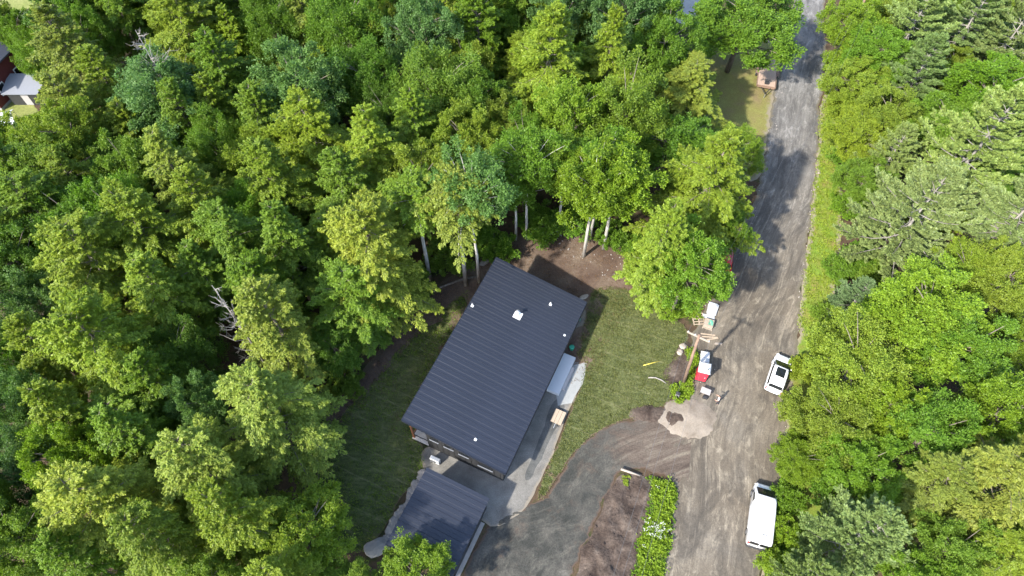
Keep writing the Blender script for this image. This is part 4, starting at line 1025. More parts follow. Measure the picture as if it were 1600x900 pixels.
def make_feather(seed, H=18, Rc=3.9, base=.22, nb=120, nl=66, leaf=.235, power=.62, bark=None, trunk_r=.24, droop=.35, light=.15):
    """layered feathery tree: drooping boughs that carry flat fans of fine foliage"""
    rng = np.random.default_rng(seed); lv = Leaves(); tb = MB()
    lean = rng.normal(size=2) * .4; ph = rng.uniform(0, 6.28, 4)
    for i in range(nb):
        u = (i + rng.random()) / nb; u = u ** .92                       # 0 bottom .. 1 top of the crown
        z = H * (base + (1 - base) * u * .97); az = i * 2.39996 + rng.normal() * .3
        prof = (1 - u) ** power * min(1, (u + .22) / .42) ** .7 + .05
        lob = 1 + .2 * math.sin(2 * az + ph[0] + u * 5) + .14 * math.sin(3 * az + ph[1] - u * 7) + .12 * math.sin(u * 14 + ph[2] + az)
        Lb = max(.5, Rc * prof * 1.22 * lob * rng.uniform(.72, 1.12))
        el = R(-4 + 52 * u ** 1.5) + rng.normal() * .1
        org = np.array([lean[0] * u, lean[1] * u, z]); dh = np.array([math.cos(az), math.sin(az), 0.0])
        m = max(3, int(Lb * 3.1)); ts = np.linspace(.3, 1, m) + rng.normal(size=m) * .03
        pos = org + dh * (Lb * ts * math.cos(el))[:, None] + UP * (Lb * ts * math.sin(el) - droop * Lb * ts ** 2.2 * .5)[:, None]
        tang = unit(dh * math.cos(el) + UP * (math.sin(el) - droop * 1.1 * ts ** 1.2)[:, None])
        side = np.cross(np.repeat(UP[None], m, 0), tang); side = unit(side)
        sg = np.where(np.arange(m) % 2 == 0, 1, -1)[:, None]
        ang = rng.uniform(.45, 1.05, m)[:, None] * np.where(ts > .96, .1, 1)[:, None]
        D = unit(tang * np.cos(ang) + side * sg * np.sin(ang) + UP * rng.normal(size=(m, 1)) * .14)
        ln = (.55 + .26 * Lb * (1.05 - ts)) * rng.uniform(.8, 1.25, m)
        # a fan: leaves spread in the plane of the bough
        k = nl; t = rng.beta(1.25, 1.05, (m, k)); P = pos[:, None] + D[:, None] * (t * ln[:, None])[..., None]
        S2 = unit(np.cross(D, UP)); lat = rng.normal(size=(m, k)) * .28 * ln[:, None] * (1.15 - t)
        P = P + S2[:, None] * lat[..., None] + UP * (rng.normal(size=(m, k)) * .07 - .16 * np.abs(lat))[..., None]
        A = D[:, None] * 1.0 + S2[:, None] * np.sign(lat)[..., None] * .65 + rng.normal(size=(m, k, 3)) * .25; A[..., 2] -= .1
        N = UP + tang[:, None] * .35 + rng.normal(size=(m, k, 3)) * .38
        T = np.clip(light + t ** 1.6 * .6 + .25 * np.clip(ts, 0, 1)[:, None] + rng.normal(size=(m, k)) * .12 - .1, 0, 1)
        sz = rng.uniform(.7, 1.3, (m, k))
        lv.add(P.reshape(-1, 3), A.reshape(-1, 3), N.reshape(-1, 3), (leaf * sz).ravel(), (leaf * .40 * sz).ravel(), T.ravel())
        if i % 2 == 0: tb.tube([tuple(org)] + [tuple(q) for q in pos[::max(1, m // 3)]], [trunk_r * .28] + [trunk_r * .16] * (len(pos[::max(1, m // 3)]) - 1) + [trunk_r * .05], 4, False)
    tb.tube([(0, 0, -.1), (0, 0, H * .3), (lean[0] * .5, lean[1] * .5, H * .65), (lean[0], lean[1], H * .97)], [trunk_r * 1.2, trunk_r, trunk_r * .6, .03], 8)
    return dict(H=H, R=Rc, zc=base + (1 - base) * .42, crown=lv.mesh('crown_fans', rng, M_feather), trunk=tb.mesh('trunk_wood', True), bark=bark or M_bark)

def make_pine(seed, H=18, Rc=5.6, base=.2, whorls=19, nl=52, leaf=.30):
    """pine: tiers of long bare pale limbs that end in plumes of needles"""
    rng = np.random.default_rng(seed); lv = Leaves(); tb = MB()
    for wv in range(whorls):
        u = wv / (whorls - 1); z = H * (base + (1 - base) * u * .97); nlb = rng.integers(4, 7); a0 = rng.uniform(0, 6.28)
        for j in range(nlb):
            az = a0 + j * 6.283 / nlb + rng.normal() * .25
            Lb = Rc * (1 - u) ** .75 * min(1, (u + .4) / .55) * rng.uniform(.6, 1.15) + .45
            if u < .25 and rng.random() < .25: Lb *= .55
            el = R(2 + 42 * u ** 1.6) + rng.normal() * .1; dh = np.array([math.cos(az), math.sin(az), 0.0]); sd_ = np.array([-dh[1], dh[0], 0])
            bend = rng.normal() * .18
            def pt(t): return np.array([0, 0, z]) + dh * Lb * t * math.cos(el) + sd_ * bend * Lb * t * t + UP * (Lb * t * math.sin(el) - .10 * Lb * math.sin(t * 3.0) + .10 * Lb * t * t)
            tb.tube([tuple(pt(t)) for t in (0, .25, .5, .75, 1)], [.05 * (Lb / 5) + .015, .042 * (Lb / 5) + .012, .03 * Lb / 5 + .01, .02, .01], 5, False)
            m = max(6, int(Lb * 4.6)); P0 = []; D = []; LN = []
            for q in range(m):
                t = .2 + .8 * (q + rng.random()) / m; p = pt(t); tg = unit(pt(min(1, t + .05)) - pt(t - .05)); s_ = 1 if q % 2 else -1
                sd2 = unit(np.cross(UP, tg)); an = rng.uniform(.3, 1.0) * (1 if t < .95 else .2)
                dd = unit(tg * math.cos(an) + sd2 * s_ * math.sin(an) + UP * rng.uniform(.0, .3)); ln = (.4 + 1.15 * (1.1 - t) * Lb / 5) * rng.uniform(.7, 1.2)
                for w_ in range(2):
                    P0.append(p + dd * ln * (.3 + .55 * w_)); D.append(unit(dd + UP * .18 + rng.normal(size=3) * .15)); LN.append(rng.uniform(.45, .7))
                if rng.random() < .4: tb.tube([tuple(p), tuple(p + dd * ln)], [.02, .008], 3, False)
            P0 = np.array(P0); D = np.array(D); k = nl
            t = rng.random((len(P0), k)); off = rng.normal(size=(len(P0), k, 3)); off -= D[:, None] * (off * D[:, None]).sum(-1, keepdims=True); off = unit(off); off[..., 2] *= .75
            LN = np.array(LN)[:, None]
            P = P0[:, None] + D[:, None] * (t * LN)[..., None] + off * (.13 * np.sqrt(rng.random((len(P0), k))))[..., None]
            A = D[:, None] * .75 + off * .75 + rng.normal(size=off.shape) * .15
            N = UP * .9 + off * .3 + rng.normal(size=off.shape) * .35
            sz = rng.uniform(.8, 1.2, (len(P0), k))
            lv.add(P.reshape(-1, 3), A.reshape(-1, 3), N.reshape(-1, 3), (leaf * sz).ravel(), (leaf * .26 * sz).ravel(), np.clip(.2 + .7 * t + rng.normal(size=t.shape) * .12, 0, 1).ravel())
    tb.tube([(0, 0, -.1), (.05, 0, H * .4), (0, .08, H * .97)], [.24, .13, .02], 8)
    return dict(H=H, R=Rc, zc=base + (1 - base) * .38, crown=lv.mesh('crown_needles', rng, M_needle), trunk=tb.mesh('trunk_wood', True), bark=M_pinebark)

def make_bare(seed, H=12, Rc=3.2, upright=True):
    rng = np.random.default_rng(seed); tb = MB(); br = MB()
    tb.tube([(0, 0, -.1), (.1, 0, H * .5), (.0, .15, H)], [.13, .08, .02], 7)
    for i in range(34 if upright else 46):
        u = rng.uniform(.3, .98); az = rng.uniform(0, 6.28); L = Rc * (1.1 - u) * rng.uniform(.5, 1.2) + .3
        p = np.array([.05, .05, H * u]); dv = np.array([math.cos(az), math.sin(az), rng.uniform(.1, .7)])
        q = p + dv * L; mid = p + dv * L * .5 + rng.normal(size=3) * .12 * L
        br.tube([tuple(p), tuple(mid), tuple(q)], [.036, .025, .01], 4, False)
        for _ in range(5):
            s0 = p + (q - p) * rng.uniform(.3, .95); e = s0 + unit(dv + rng.normal(size=3) * .7) * L * rng.uniform(.2, .5)
            br.tube([tuple(s0), tuple(e)], [.016, .006], 3, False)
    return dict(H=H, R=Rc, zc=.65, trunk=tb.mesh('trunk_wood', True), branches=br.mesh('bare_branches'), bark=M_dead)

FE = [make_feather(21, 18, 3.9), make_feather(22, 18, 4.3, .18, 130, power=.5), make_feather(23, 18, 3.5, .25, 115, power=.75), make_feather(24, 18, 4.6, .2, 130, power=.45, droop=.5)]
FT = [make_feather(31, 19, 3.3,  .68, 66, 64, power=.5, bark=M_birch, trunk_r=.22)]
BR = [make_broad(41), make_broad(42, 16, 5.0, .25, 110, lobes=4), make_broad(43, 16, 4.2, .3, 85, lobes=6), make_broad(44, 15, 5.4, .22, 115, leaf=.18, lobes=3)]
BT = [make_broad(51, 18, 4.2, .5, 75, 540, .195, 5, bark=M_birch, trunk_r=.2), make_broad(52, 19, 3.7, .66, 58, 340, .19, 4, bark=M_birch, trunk_r=.17)]
PI = [make_pine(61, 18, 5.8, .2, 13, 66), make_pine(62, 18, 5.2, .15, 15, 60), make_pine(63, 17, 6.2, .25, 11, 72)]
BU = [make_broad(71, 5, 2.6, .06, 48, 260, .2, 4, trunk_r=.06, stems=4), make_broad(72, 4.4, 2.9, .04, 52, 260, .22, 5, trunk_r=.06, stems=5)]
BARE = make_bare(81, 13, 3.0); BARE2 = make_bare(82, 12, 4.6, False)
PROTO = dict(F=FE, T=FT, B=BR, C=BT, P=PI, U=BU)
TINT = {  # leaf colour of each look
    'pale': (.220, .262, .046), 'bright': (.180, .240, .026), 'mid': (.136, .212, .022), 'lime': (.158, .240, .018), 'green': (.114, .206, .018),
    'dark': (.090, .168, .018), 'blue': (.106, .190, .054), 'pine': (.172, .242, .074), 'greypine': (.122, .188, .070), 'olive': (.196, .230, .042)}
LOOK = {('F', 'pale'): 'pale yellow-green feathery tree', ('F', 'bright'): 'bright yellow-green feathery tree', ('F', 'mid'): 'mid-green feathery tree', ('F', 'olive'): 'olive feathery tree',
        ('T', 'pale'): 'tall pale feathery bare-trunked tree', ('T', 'bright'): 'tall yellow-green feathery bare-trunked tree', ('T', 'mid'): 'tall mid-green feathery bare-trunked tree',
        ('P', 'pine'): 'pale pine with whitish limbs', ('P', 'greypine'): 'grey-green drooping pine'}
def look(k, t):
    if (k, t) in LOOK: return LOOK[(k, t)]
    w_ = {'lime': 'lime-green', 'green': 'fresh green', 'dark': 'dark green', 'blue': 'blue-green', 'mid': 'mid-green', 'bright': 'yellow-green', 'pale': 'pale green', 'olive': 'olive', 'pine': 'pale green', 'greypine': 'grey-green'}[t]
    return w_ + {'B': ' leafy broadleaf tree', 'C': ' bare-trunked broadleaf tree', 'U': ' leafy bush', 'F': ' feathery tree', 'T': ' feathery tree', 'P': ' pine'}[k]
TREES = []          # (root, kind, tint, px, py)
trng = random.Random(77)
XY = []
def put(proto, k, tint, x, y, h, r, px, py):
    root = empty({'U': 'bush', 'P': 'pine_tree'}.get(k, 'tree'), (x, y, 0), trng.uniform(0, 6.28))
    root.scale = (r / proto['R'], r / proto['R'], h / proto['H'])
    tr_ = link('trunk', proto['trunk'], proto['bark'], root)
    c = link('crown', proto['crown'], None, root)
    j = [trng.uniform(.95, 1.05), 1.0, trng.uniform(.85, 1.2)]; v = trng.uniform(.88, 1.12)
    c.color = (*[a * b * v for a, b in zip(TINT[tint], j)], 1)
    TREES.append((root, k, tint, px, py)); XY.append((x, y, r))
    return root
def tree(k, tint, px, py, rpx, h, var=None):
    """crown centre at a photo pixel, crown radius in photo pixels, height in metres"""
    P_ = PROTO[k]; proto = P_[var if var is not None else trng.randrange(len(P_))]
    zc = proto['zc'] * h; c = G(px, py, zc); s_ = PX(c)[2]
    return put(proto, k, tint, c.x, c.y, h, rpx / s_, px, py)
def trunk_tree(k, tint, bx, by, h, r, var=0):
    P_ = PROTO[k]; proto = P_[var % len(P_)]; b = G(bx, by); q = PX((b.x, b.y, proto['zc'] * h))
    return put(proto, k, tint, b.x, b.y, h, r, q[0], q[1])

# woods at the left, read crown by crown: kind, look, pixel of the crown's middle, radius in pixels, height
for a in (
    ('F', 'olive', 118, 95, 55, 18), ('B', 'green', 62, 92, 32, 10), ('B', 'dark', 100, 25, 45, 15), ('B', 'green', 34, 58, 30, 10), ('F', 'bright', 180, 145, 44, 16), ('B', 'blue', 262, 165, 70, 16),
    ('F', 'bright', 300, 60, 66, 18), ('F', 'mid', 352, 128, 52, 17), ('B', 'green', 70, 222, 40, 10), ('B', 'green', 18, 238, 30, 8), ('F', 'olive', 128, 190, 44, 16), ('B', 'dark', 430, 55, 48, 15), ('B', 'blue', 470, 150, 64, 17),
    ('B', 'green', 545, 62, 60, 17), ('F', 'olive', 478, 28, 42, 18), ('B', 'dark', 572, 135, 52, 15), ('B', 'blue', 662, 62, 50, 18), ('B', 'mid', 690, 155, 70, 16), ('F', 'mid', 752, 78, 50, 17),
    ('F', 'mid', 812, 28, 46, 17), ('F', 'bright', 850, 120, 66, 21, 0), ('F', 'bright', 948, 105, 42, 19, 2), ('B', 'blue', 880, 30, 44, 17), ('B', 'blue', 975, 30, 50, 18), ('B', 'dark', 1035, 85, 52, 15), ('F', 'olive', 1064, 155, 60, 12, 1),
    ('B', 'mid', 975, 190, 70, 17), ('B', 'lime', 885, 205, 58, 17), ('B', 'green', 1160, 38, 84, 13, 1), ('B', 'lime', 1146, 238, 42, 8), ('F', 'bright', 1098, 300, 72, 19, 0), ('B', 'dark', 1050, 235, 60, 12),
    ('F', 'bright', 1030, 395, 52, 18, 2), ('B', 'green', 1074, 424, 58, 14, 0), ('B', 'green', 1130, 362, 34, 9), 
    ('F', 'bright', 585, 255, 58, 18), ('F', 'bright', 500, 235, 62, 18, 1), ('F', 'pale', 590, 405, 74, 19, 3), ('F', 'mid', 555, 475, 55, 15, 1), ('F', 'bright', 440, 300, 58, 18), ('F', 'mid', 650, 215, 46, 17), ('F', 'mid', 545, 320, 50, 17),
    ('F', 'pale', 285, 285, 52, 18, 2), ('B', 'mid', 215, 275, 46, 14), ('B', 'green', 345, 240, 44, 14), ('B', 'mid', 95, 270, 60, 14), ('F', 'mid', 35, 290, 55, 15), ('F', 'mid', 75, 345, 62, 16), ('B', 'dark', 40, 420, 60, 14), ('B', 'dark', 170, 320, 46, 12),
    ('F', 'bright', 160, 425, 72, 18, 1), ('F', 'bright', 245, 385, 62, 18, 3), ('F', 'bright', 325, 345, 52, 18), ('F', 'mid', 375, 400, 58, 17), ('F', 'mid', 452, 395, 56, 17), ('F', 'mid', 420, 465, 50, 15), ('F', 'mid', 330, 440, 50, 15),
    ('B', 'blue', 50, 490, 54, 14), ('F', 'bright', 265, 470, 58, 17, 2), ('F', 'bright', 85, 555, 48, 16, 0), ('F', 'bright', 185, 555, 78, 19, 3), ('B', 'dark', 20, 570, 46, 13), ('B', 'dark', 285, 565, 54, 13), ('F', 'mid', 250, 610, 52, 15),
    ('F', 'pale', 446, 522, 60, 18, 1), ('F', 'pale', 430, 655, 78, 18, 3), ('B', 'blue', 328, 640, 44, 13), ('F', 'bright', 115, 660, 58, 16), ('B', 'blue', 38, 640, 52, 14), ('B', 'blue', 30, 735, 58, 14), ('B', 'lime', 122, 725, 54, 14), ('F', 'mid', 215, 690, 52, 16),
    ('F', 'pale', 180, 790, 78, 18, 1), ('B', 'mid', 50, 850, 62, 13), ('F', 'pale', 330, 745, 66, 18, 3), ('F', 'bright', 375, 830, 64, 17), ('B', 'lime', 478, 838, 66, 9, 0), ('F', 'bright', 260, 855, 58, 17), ('F', 'mid', 130, 880, 50, 15), ('B', 'lime', 652, 893, 50, 7, 2),
    ('B', 'mid', 545, 915, 40, 6), ('F', 'bright', 440, 915, 50, 14), ('B', 'mid', 330, 915, 46, 12), ('B', 'green', 780, 20, 46, 15), ('B', 'green', 610, 15, 50, 15), ('F', 'bright', 700, 15, 50, 17), ('F', 'mid', 390, 20, 46, 17), ('F', 'mid', 195, 20, 50, 16), ('F', 'mid', 415, 205, 50, 16), ('F', 'bright', 130, 305, 40, 15),
    ('B', 'dark', 745, 165, 56, 14), ('B', 'green', 820, 250, 44, 15), ('F', 'mid', 300, 205, 40, 16), ('B', 'dark', 610, 195, 40, 13), ('B', 'dark', 520, 545, 40, 9), 
    # right of the road
    ('B', 'lime', 1330, 45, 44, 10), ('B', 'bright', 1335, 135, 46, 8), ('B', 'green', 1375, 85, 50, 10), ('P', 'pine', 1425, 45, 66, 15, 0), ('P', 'pine', 1510, 45, 64, 15, 1), ('P', 'pine', 1580, 60, 60, 15, 2), ('P', 'greypine', 1425, 130, 60, 13, 1),
    ('B', 'bright', 1340, 215, 44, 8), ('B', 'bright', 1385, 190, 50, 9), ('B', 'green', 1545, 150, 62, 12), ('B', 'green', 1475, 195, 50, 10), ('P', 'pine', 1525, 235, 95, 17, 0), ('P', 'pine', 1425, 345, 108, 16, 2), ('P', 'pine', 1385, 255, 52, 11, 1), ('B', 'mid', 1350, 285, 40, 7), ('P', 'pine', 1590, 340, 80, 15, 1),
    ('P', 'greypine', 1335, 470, 40, 7, 1), ('B', 'lime', 1440, 500, 82, 13, 1), ('B', 'bright', 1330, 570, 76, 11, 3), ('B', 'green', 1500, 550, 62, 12), ('B', 'bright', 1570, 440, 56, 12), ('B', 'mid', 1585, 540, 46, 9), ('B', 'lime', 1560, 650, 62, 13, 0), ('B', 'green', 1450, 680, 62, 12), ('B', 'bright', 1300, 660, 62, 9, 3), ('B', 'lime', 1380, 640, 50, 10),
    ('F', 'olive', 1545, 755, 80, 15, 3), ('P', 'pine', 1335, 845, 84, 13, 1), ('F', 'olive', 1450, 770, 54, 12, 1), ('B', 'green', 1340, 730, 54, 9), ('B', 'mid', 1480, 860, 56, 10), ('F', 'bright', 1570, 870, 62, 13), ('P', 'pine', 1260, 905, 54, 9, 2), ('B', 'green', 1430, 920, 52, 9), ('B', 'lime', 1245, 720, 36, 6), ('B', 'bright', 1500, 430, 46, 10)):
    tree(*a)
# edge trees whose trunks show down to the soil
trunk_tree('T', 'mid', 672, 436, 17, 3.2); trunk_tree('T', 'pale', 728, 446, 18.5, 3.4); trunk_tree('C', 'blue', 748, 442, 20, 3.4, 1)
trunk_tree('C', 'green', 806, 375, 15, 3.2, 0); trunk_tree('C', 'green', 823, 374, 17, 3.4, 1); trunk_tree('C', 'mid', 873, 355, 15, 3.4, 0)
trunk_tree('C', 'lime', 912, 401, 17, 3.9, 0); trunk_tree('C', 'lime', 943, 389, 16, 4.0, 0); trunk_tree('C', 'green', 921, 375, 16, 3.4, 1)
# bushes and saplings
for a in (('U', 'green', 1010, 395, 34, 3.2), ('U', 'lime', 1046, 478, 22, 2.4), ('U', 'lime', 1262, 690, 24, 3), ('U', 'bright', 1245, 640, 26, 3.4), ('U', 'lime', 1228, 830, 24, 2.6), ('U', 'green', 1232, 780, 24, 2.6), ('U', 'green', 1330, 320, 26, 3), ('U', 'green', 1320, 250, 22, 3), ('U', 'bright', 1318, 165, 24, 3), ('U', 'lime', 1310, 95, 22, 3), ('U', 'green', 1310, 420, 22, 2.6), ('U', 'mid', 1300, 495, 26, 2.6), ('U', 'bright', 1252, 575, 20, 2.4), ('U', 'green', 775, 385, 30, 3), ('U', 'green', 845, 350, 34, 3.4), ('U', 'mid', 700, 400, 34, 4), ('U', 'green', 960, 370, 26, 3), ('U', 'mid', 640, 440, 30, 4), ('U', 'lime', 590, 510, 26, 4), ('U', 'mid', 540, 600, 26, 3.4), ('U', 'lime', 1210, 880, 24, 2.4), ('U', 'green', 1290, 760, 30, 4), ('U', 'green', 745, 365, 26, 3.2), ('U', 'green', 900, 345, 30, 3.4), ('U', 'green', 1345, 405, 30, 2.6), ('U', 'mid', 1362, 430, 26, 2.6)):
    tree(*a)

# understorey and back rows: wherever the forest floor is still open
def blocked(x, y):
    for nm in ('soil_clearing', 'road', 'driveway', 'lawn', 'shaded_lawn', 'grass_verge', 'roadside_yard', 'gravel_apron', 'pale_far_yard', 'far_field', 'soil_bank', 'weed_strip_soil', 'house_yard'):
        if in_poly(x, y, SHEETS[nm]): return True
    q = HI @ Vector((x, y, 0))
    return abs(q.x) < 7 and abs(q.y) < 13
gx = -100.0
fill = []
while gx < 105:
    gy = 0.0
    while gy < 128:
        x, y = gx + trng.uniform(-1.6, 1.6), gy + trng.uniform(-1.6, 1.6)
        gy += 5.0
        px, py, s_ = PX((x, y, 7.0))
        if not (-50 < px < 1650 and -60 < py < 965): continue
        if any((x - a) ** 2 + (y - b) ** 2 < (r * .6 + (2.2 if px > 1230 else 1.4)) ** 2 for a, b, r in XY): continue
        rr_ = 2.6
        if any(blocked(x + dx, y + dy) for dx, dy in ((0, 0), (rr_, 0), (-rr_, 0), (0, rr_), (0, -rr_))): continue
        if PX((x, y, 0))[0] > 1150 and abs(px - 1260) < 70 and py < 560: continue
        if px < 95 and 40 < py < 240: continue
        if 1030 < px < 1120 and py < 60: continue
        if px < 90 and py < 30: continue
        if 380 < px < 860 and py > 620: continue
        if 1085 < px < 1240 and py < 340: continue
        if 318 < px < 395 and 440 < py < 590 or 170 < px < 262 and 25 < py < 135: continue
        fill.append((x, y, px, py))
    gx += 5.0
for (x, y, px, py) in fill:
    right = px > 1230
    k = trng.choice('BBBF' if right else 'BFFBB'); tint = trng.choice(('bright', 'green', 'mid') if right else ('dark', 'mid', 'bright', 'green', 'bright')) if k == 'B' else trng.choice(('mid', 'bright'))
    h = trng.uniform(5.5, 8.5) if right else trng.uniform(11, 15.5)
    P_ = PROTO[k]
    put(trng.choice(P_), k, tint, x, y, h, trng.uniform(2.9, 3.9), px, py)

# dead trees
def bare(proto, x, y, h, r, mat, label, lean=0.0):
    p = G(x, y, h); p.z = 0; o = tag(empty('dead_tree', p, .5), label, 'tree'); o.scale = (r / proto['R'], r / proto['R'], h / proto['H']); o.rotation_euler = (0, 0, .5)
    link('trunk', proto['trunk'], None, o); tag(link('branches', proto['branches'], None, o), kind='stuff')
    for me in (proto['trunk'], proto['branches']):
        if not me.materials: me.materials.append(mat)
bare(BARE, 332, 448, 19, 3.2, M_dead, 'bare grey snag standing in the dark gap left of the lawn', .03)
bare(BARE2, 212, 48, 19, 5.2, M_dead, 'bare grey-brown dead tree spreading in the canopy at upper left')

# labels: look, rank from the left among its kind, and stretch of wood
ORD = ('first', 'second', 'third', 'fourth', 'fifth', 'sixth', 'seventh', 'eighth', 'ninth', 'tenth', 'eleventh', 'twelfth', 'thirteenth', 'fourteenth', 'fifteenth')
def zone(px, py):
    if px > 1425:
        return 'deep in the far right wood' if py < 170 else 'on the upper right edge' if py < 400 else 'on the right edge halfway down' if py < 640 else 'on the lower right edge' if py < 800 else 'at the far bottom right corner'
    if px > 1225:
        return 'right of the far road' if py < 170 else 'right of the verge strip' if py < 400 else 'right of the parked SUV' if py < 640 else 'right of the parked van' if py < 800 else 'at the bottom right corner'
    if px > 985: return 'around the flatbed trailer' if py < 185 else 'left of the road bend'
    if px > 610 and py > 700: return 'over the garage'
    if px > 610: return 'along the top edge behind the house' if py < 100 else 'in the wood behind the house' if py < 230 else 'fringing the soil behind the house'
    if px > 360:
        return 'along the top middle edge' if py < 110 else 'mid wood above the left lawn' if py < 270 else 'wood left of the roof' if py < 450 else 'edging the shaded lawn' if py < 700 else 'at the bottom by the garage'
    if px > 190: return 'near the bare dead tree' if py < 200 else 'inner left wood above the snag' if py < 420 else 'left of the grey snag' if py < 620 else 'in the lower left wood' if py < 780 else 'on the bottom edge left of garage'
    return 'around the red house' if py < 230 else 'on the left edge below the canopy' if py < 430 else 'on the left edge halfway down' if py < 640 else 'on the left edge low down' if py < 800 else 'in the bottom left corner'
groups = {}
for (root, k, tint, px, py) in TREES: groups.setdefault((k, tint, zone(px, py)), []).append((px, py, root))
for (k, tint, zn), L_ in groups.items():
    L_.sort(key=lambda q: q[0]); cat = {'U': 'bush', 'P': 'pine tree'}.get(k, 'tree')
    for i, (px, py, root) in enumerate(L_):
        lab = f'{look(k, tint)} {zn}' if len(L_) == 1 else f'{look(k, tint)}, {ORD[min(i, 14)]} from left, {zn}'
        tag(root, lab, cat, {'U': 'bushes along the clearing and road', 'P': 'pines right of the road'}.get(k, 'forest trees'))

# ------------------------------------------------------------------ weeds, flowers and grass
def weed_bed(name, px, n, h, tint, label, seed, leaf=.16, flowers=0):
    rng = np.random.default_rng(seed); P_ = [G(*p).xy for p in px]; pts = []
    x0, x1 = min(p.x for p in P_), max(p.x for p in P_); y0, y1 = min(p.y for p in P_), max(p.y for p in P_)
    while len(pts) < n:
        x, y = rng.uniform(x0, x1), rng.uniform(y0, y1)
        wx, wy = x + .55 * noise.noise((x * .8, y * .8, 31)) + .3 * noise.noise((x * 2, y * 2, 3)), y + .55 * noise.noise((x * .8, y * .8, 57))
        if in_poly(wx, wy, P_) and noise.noise((x * .8, y * .8, seed)) + .4 * noise.noise((x * 2.5, y * 2.5, seed)) > rng.uniform(-.7, .3): pts.append((x, y, .04))
    p0 = np.array(pts); D = unit(UP + rng.normal(size=(n, 3)) * .35); hh = h * rng.uniform(.35, 1.25, n) * np.array([.75 + .5 * noise.noise((q[0] * .7, q[1] * .7, seed + 4)) for q in pts])
    lv = Leaves(); twig_cloud(lv, rng, p0, D, hh, 26, .7, leaf, leaf * .5, .7)
    o = link(name, lv.mesh(name, rng, M_blade)); o.color = (*TINT[tint], 1)
    tag(o, label, 'weeds', kind='stuff')
    if flowers:
        fl = Leaves(); i = np.argsort([-noise.noise((q[0] * .35, q[1] * .35, 17)) + rng.normal() * .25 for q in pts])[:flowers]; c = p0[i] + D[i] * hh[i][:, None] * 1.0
        m = 5; c = (c[:, None] + rng.normal(size=(flowers, m, 3)) * np.array([.09, .09, .03]) + UP * .05).reshape(-1, 3)
        fl.add(c, rng.normal(size=c.shape) * np.array([1, 1, .1]), UP + rng.normal(size=c.shape) * .2, .07, .06, .5)
        f_ = link('flowers', fl.mesh('flower_heads', rng, M_flower)); tag(f_, 'white flower heads scattered over the roadside weed strip', 'flowers', kind='stuff')
    return o
weed_bed('tall_weeds', [(1022, 746), (1044, 750), (1054, 772), (1046, 830), (1036, 880), (1028, 940), (988, 940), (1000, 860), (1013, 795)], 1000, .8, 'lime', 'strip of tall bright weeds between soil bank and road', 3, .17, 60)
weed_bed('low_weeds', [(1016, 742), (1050, 746), (1060, 772), (1050, 830), (1041, 880), (1034, 940), (980, 940), (994, 860), (1007, 795)], 900, .35, 'green', 'low green weeds at the foot of the tall weed strip', 13, .13)
weed_bed('pole_weeds', [(1076, 548), (1086, 552), (1086, 580), (1082, 600), (1078, 625), (1058, 630), (1046, 606), (1060, 600), (1070, 596), (1078, 580)], 420, .7, 'lime', 'bright green weeds round the utility pole foot', 4)
weed_bed('road_edge_weeds', [(1226, 690), (1250, 690), (1240, 780), (1228, 860), (1200, 940), (1182, 940), (1196, 860), (1215, 790)], 1300, .6, 'green', 'weeds along the road edge right of the parked van', 5)
weed_bed('yard_edge_weeds', [(1000, 470), (1030, 478), (1060, 495), (1100, 500), (1095, 480), (1060, 470), (1010, 455)], 420, .5, 'lime', 'weeds under the leafy tree at the far lawn edge', 6)
weed_bed('soil_bank_weeds', [(968, 748), (984, 744), (988, 752), (974, 760)], 50, .45, 'bright', 'few yellow-green weeds on the bare soil bank', 8)

def turf(name, sheetname, n, h, tint, label, seed, keep=None):
    rng = np.random.default_rng(seed); P_ = SHEETS[sheetname]; pts = []
    x0, x1 = min(p.x for p in P_), max(p.x for p in P_); y0, y1 = min(p.y for p in P_), max(p.y for p in P_)
    X = rng.uniform(x0, x1, n * 3); Y = rng.uniform(y0, y1, n * 3)
    for x, y in zip(X, Y):
        if in_poly(x, y, P_):
            dn = noise.noise((x * .9, y * .9, seed)) + .5 * noise.noise((x * 3, y * 3, seed))
            if dn > rng.uniform(-.9, .5): pts.append((x, y, .05))
        if len(pts) >= n: break
    p0 = np.array(pts); m = len(p0); lv = Leaves()
    for b in range(3):
        A = UP * .8 + rng.normal(size=(m, 3)) * .55; N = rng.normal(size=(m, 3)) * .6 + UP * .3
        s_ = h * rng.uniform(.6, 1.4, m); lv.add(p0 + rng.normal(size=(m, 3)) * np.array([.08, .08, 0]) + UP * h * .35, A, N, s_, s_ * .35, rng.random(m))
    o = link(name, lv.mesh(name, rng, M_blade)); o.color = (*TINT[tint], 1); tag(o, label, 'grass', kind='stuff'); return o
turf('lawn_grass', 'lawn', 16000, .14, 'olive', 'short grass of the new lawn right of the house', 1).color = (.125, .142, .052, 1)
turf('shaded_lawn_grass', 'shaded_lawn', 9000, .14, 'mid', 'short grass of the shaded lawn left of the house', 2)
turf('verge_grass_tufts', 'grass_verge', 7000, .22, 'bright', 'rough grass tufts on the verge right of the road', 3)

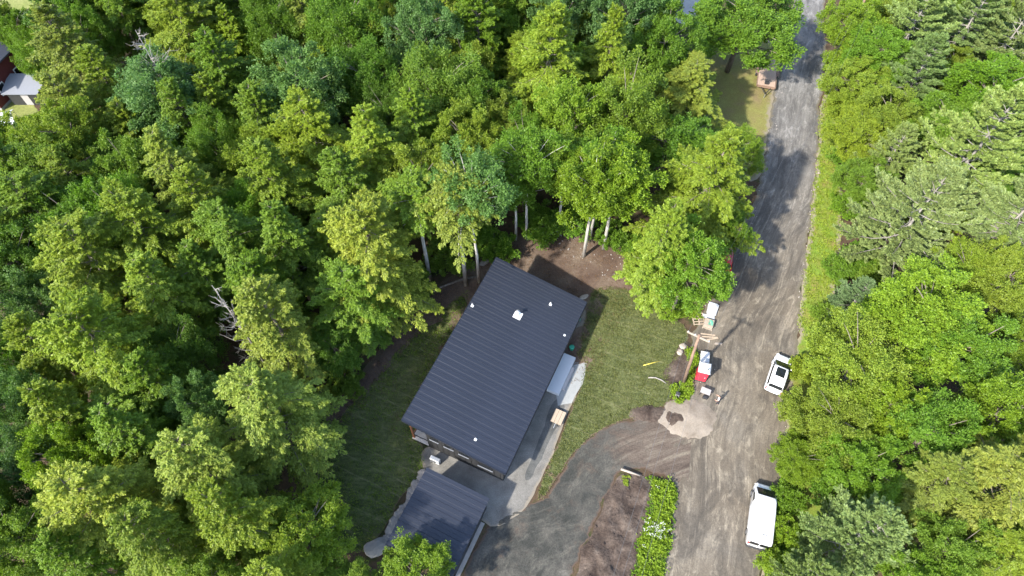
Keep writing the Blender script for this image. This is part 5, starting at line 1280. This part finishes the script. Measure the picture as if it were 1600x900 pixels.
o = turf('leaf_litter', 'soil_clearing', 9000, .11, 'olive', 'brown leaf litter and twigs on the bare soil behind the house', 9)
o.color = (.16, .095, .06, 1)

# loose stones on the bank, the road edges and the driveway
def pebbles(name, px, n, smin, smax, mat, label, seed):
    rng = np.random.default_rng(seed); P_ = [G(*p).xy for p in px]; b = MB()
    x0, x1 = min(p.x for p in P_), max(p.x for p in P_); y0, y1 = min(p.y for p in P_), max(p.y for p in P_); k = 0
    while k < n:
        x, y = rng.uniform(x0, x1), rng.uniform(y0, y1)
        if not in_poly(x, y, P_) or noise.noise((x * .6, y * .6, seed)) < rng.uniform(-.5, .4): continue
        s_ = smin + (smax - smin) * rng.random() ** 3; a = rng.uniform(0, 6.28); z = .05
        q = [(x + math.cos(a + t) * s_ * rng.uniform(.7, 1.3), y + math.sin(a + t) * s_ * rng.uniform(.7, 1.3)) for t in (0, 1.4, 2.9, 4.5)]
        b.hexa([(u, v, z - .03) for u, v in q], [(x + (u - x) * .6, y + (v - y) * .6, z + s_ * rng.uniform(.7, 1.1)) for u, v in q]); k += 1
    tag(b.build(name, mat), label, 'stones', kind='stuff')
pebbles('road_edge_stones', [(1226, 80), (1240, 80), (1215, 200), (1190, 320), (1150, 420), (1120, 500), (1120, 600), (1090, 640), (1070, 640), (1080, 560), (1100, 480), (1140, 380), (1180, 290), (1200, 200)], 200, .03, .11, M_stone, 'loose stones strewn along the left road edge', 2)
pebbles('far_edge_stones', [(1280, 160), (1288, 160), (1276, 320), (1258, 460), (1246, 560), (1232, 680), (1222, 680), (1238, 540), (1250, 440), (1266, 320)], 160, .03, .10, M_stone, 'loose pale stones along the right road edge', 3)
pebbles('bank_clods', [(970, 740), (1012, 748), (1004, 850), (985, 940), (890, 940), (925, 830), (948, 775)], 420, .05, .22, M_soil, 'clods of earth strewn over the bare soil bank', 4)
pebbles('clearing_stones', [(830, 370), (900, 360), (985, 395), (985, 440), (930, 440), (860, 400)], 130, .03, .13, M_stone, 'pale stones and chips on the soil behind the house', 6)
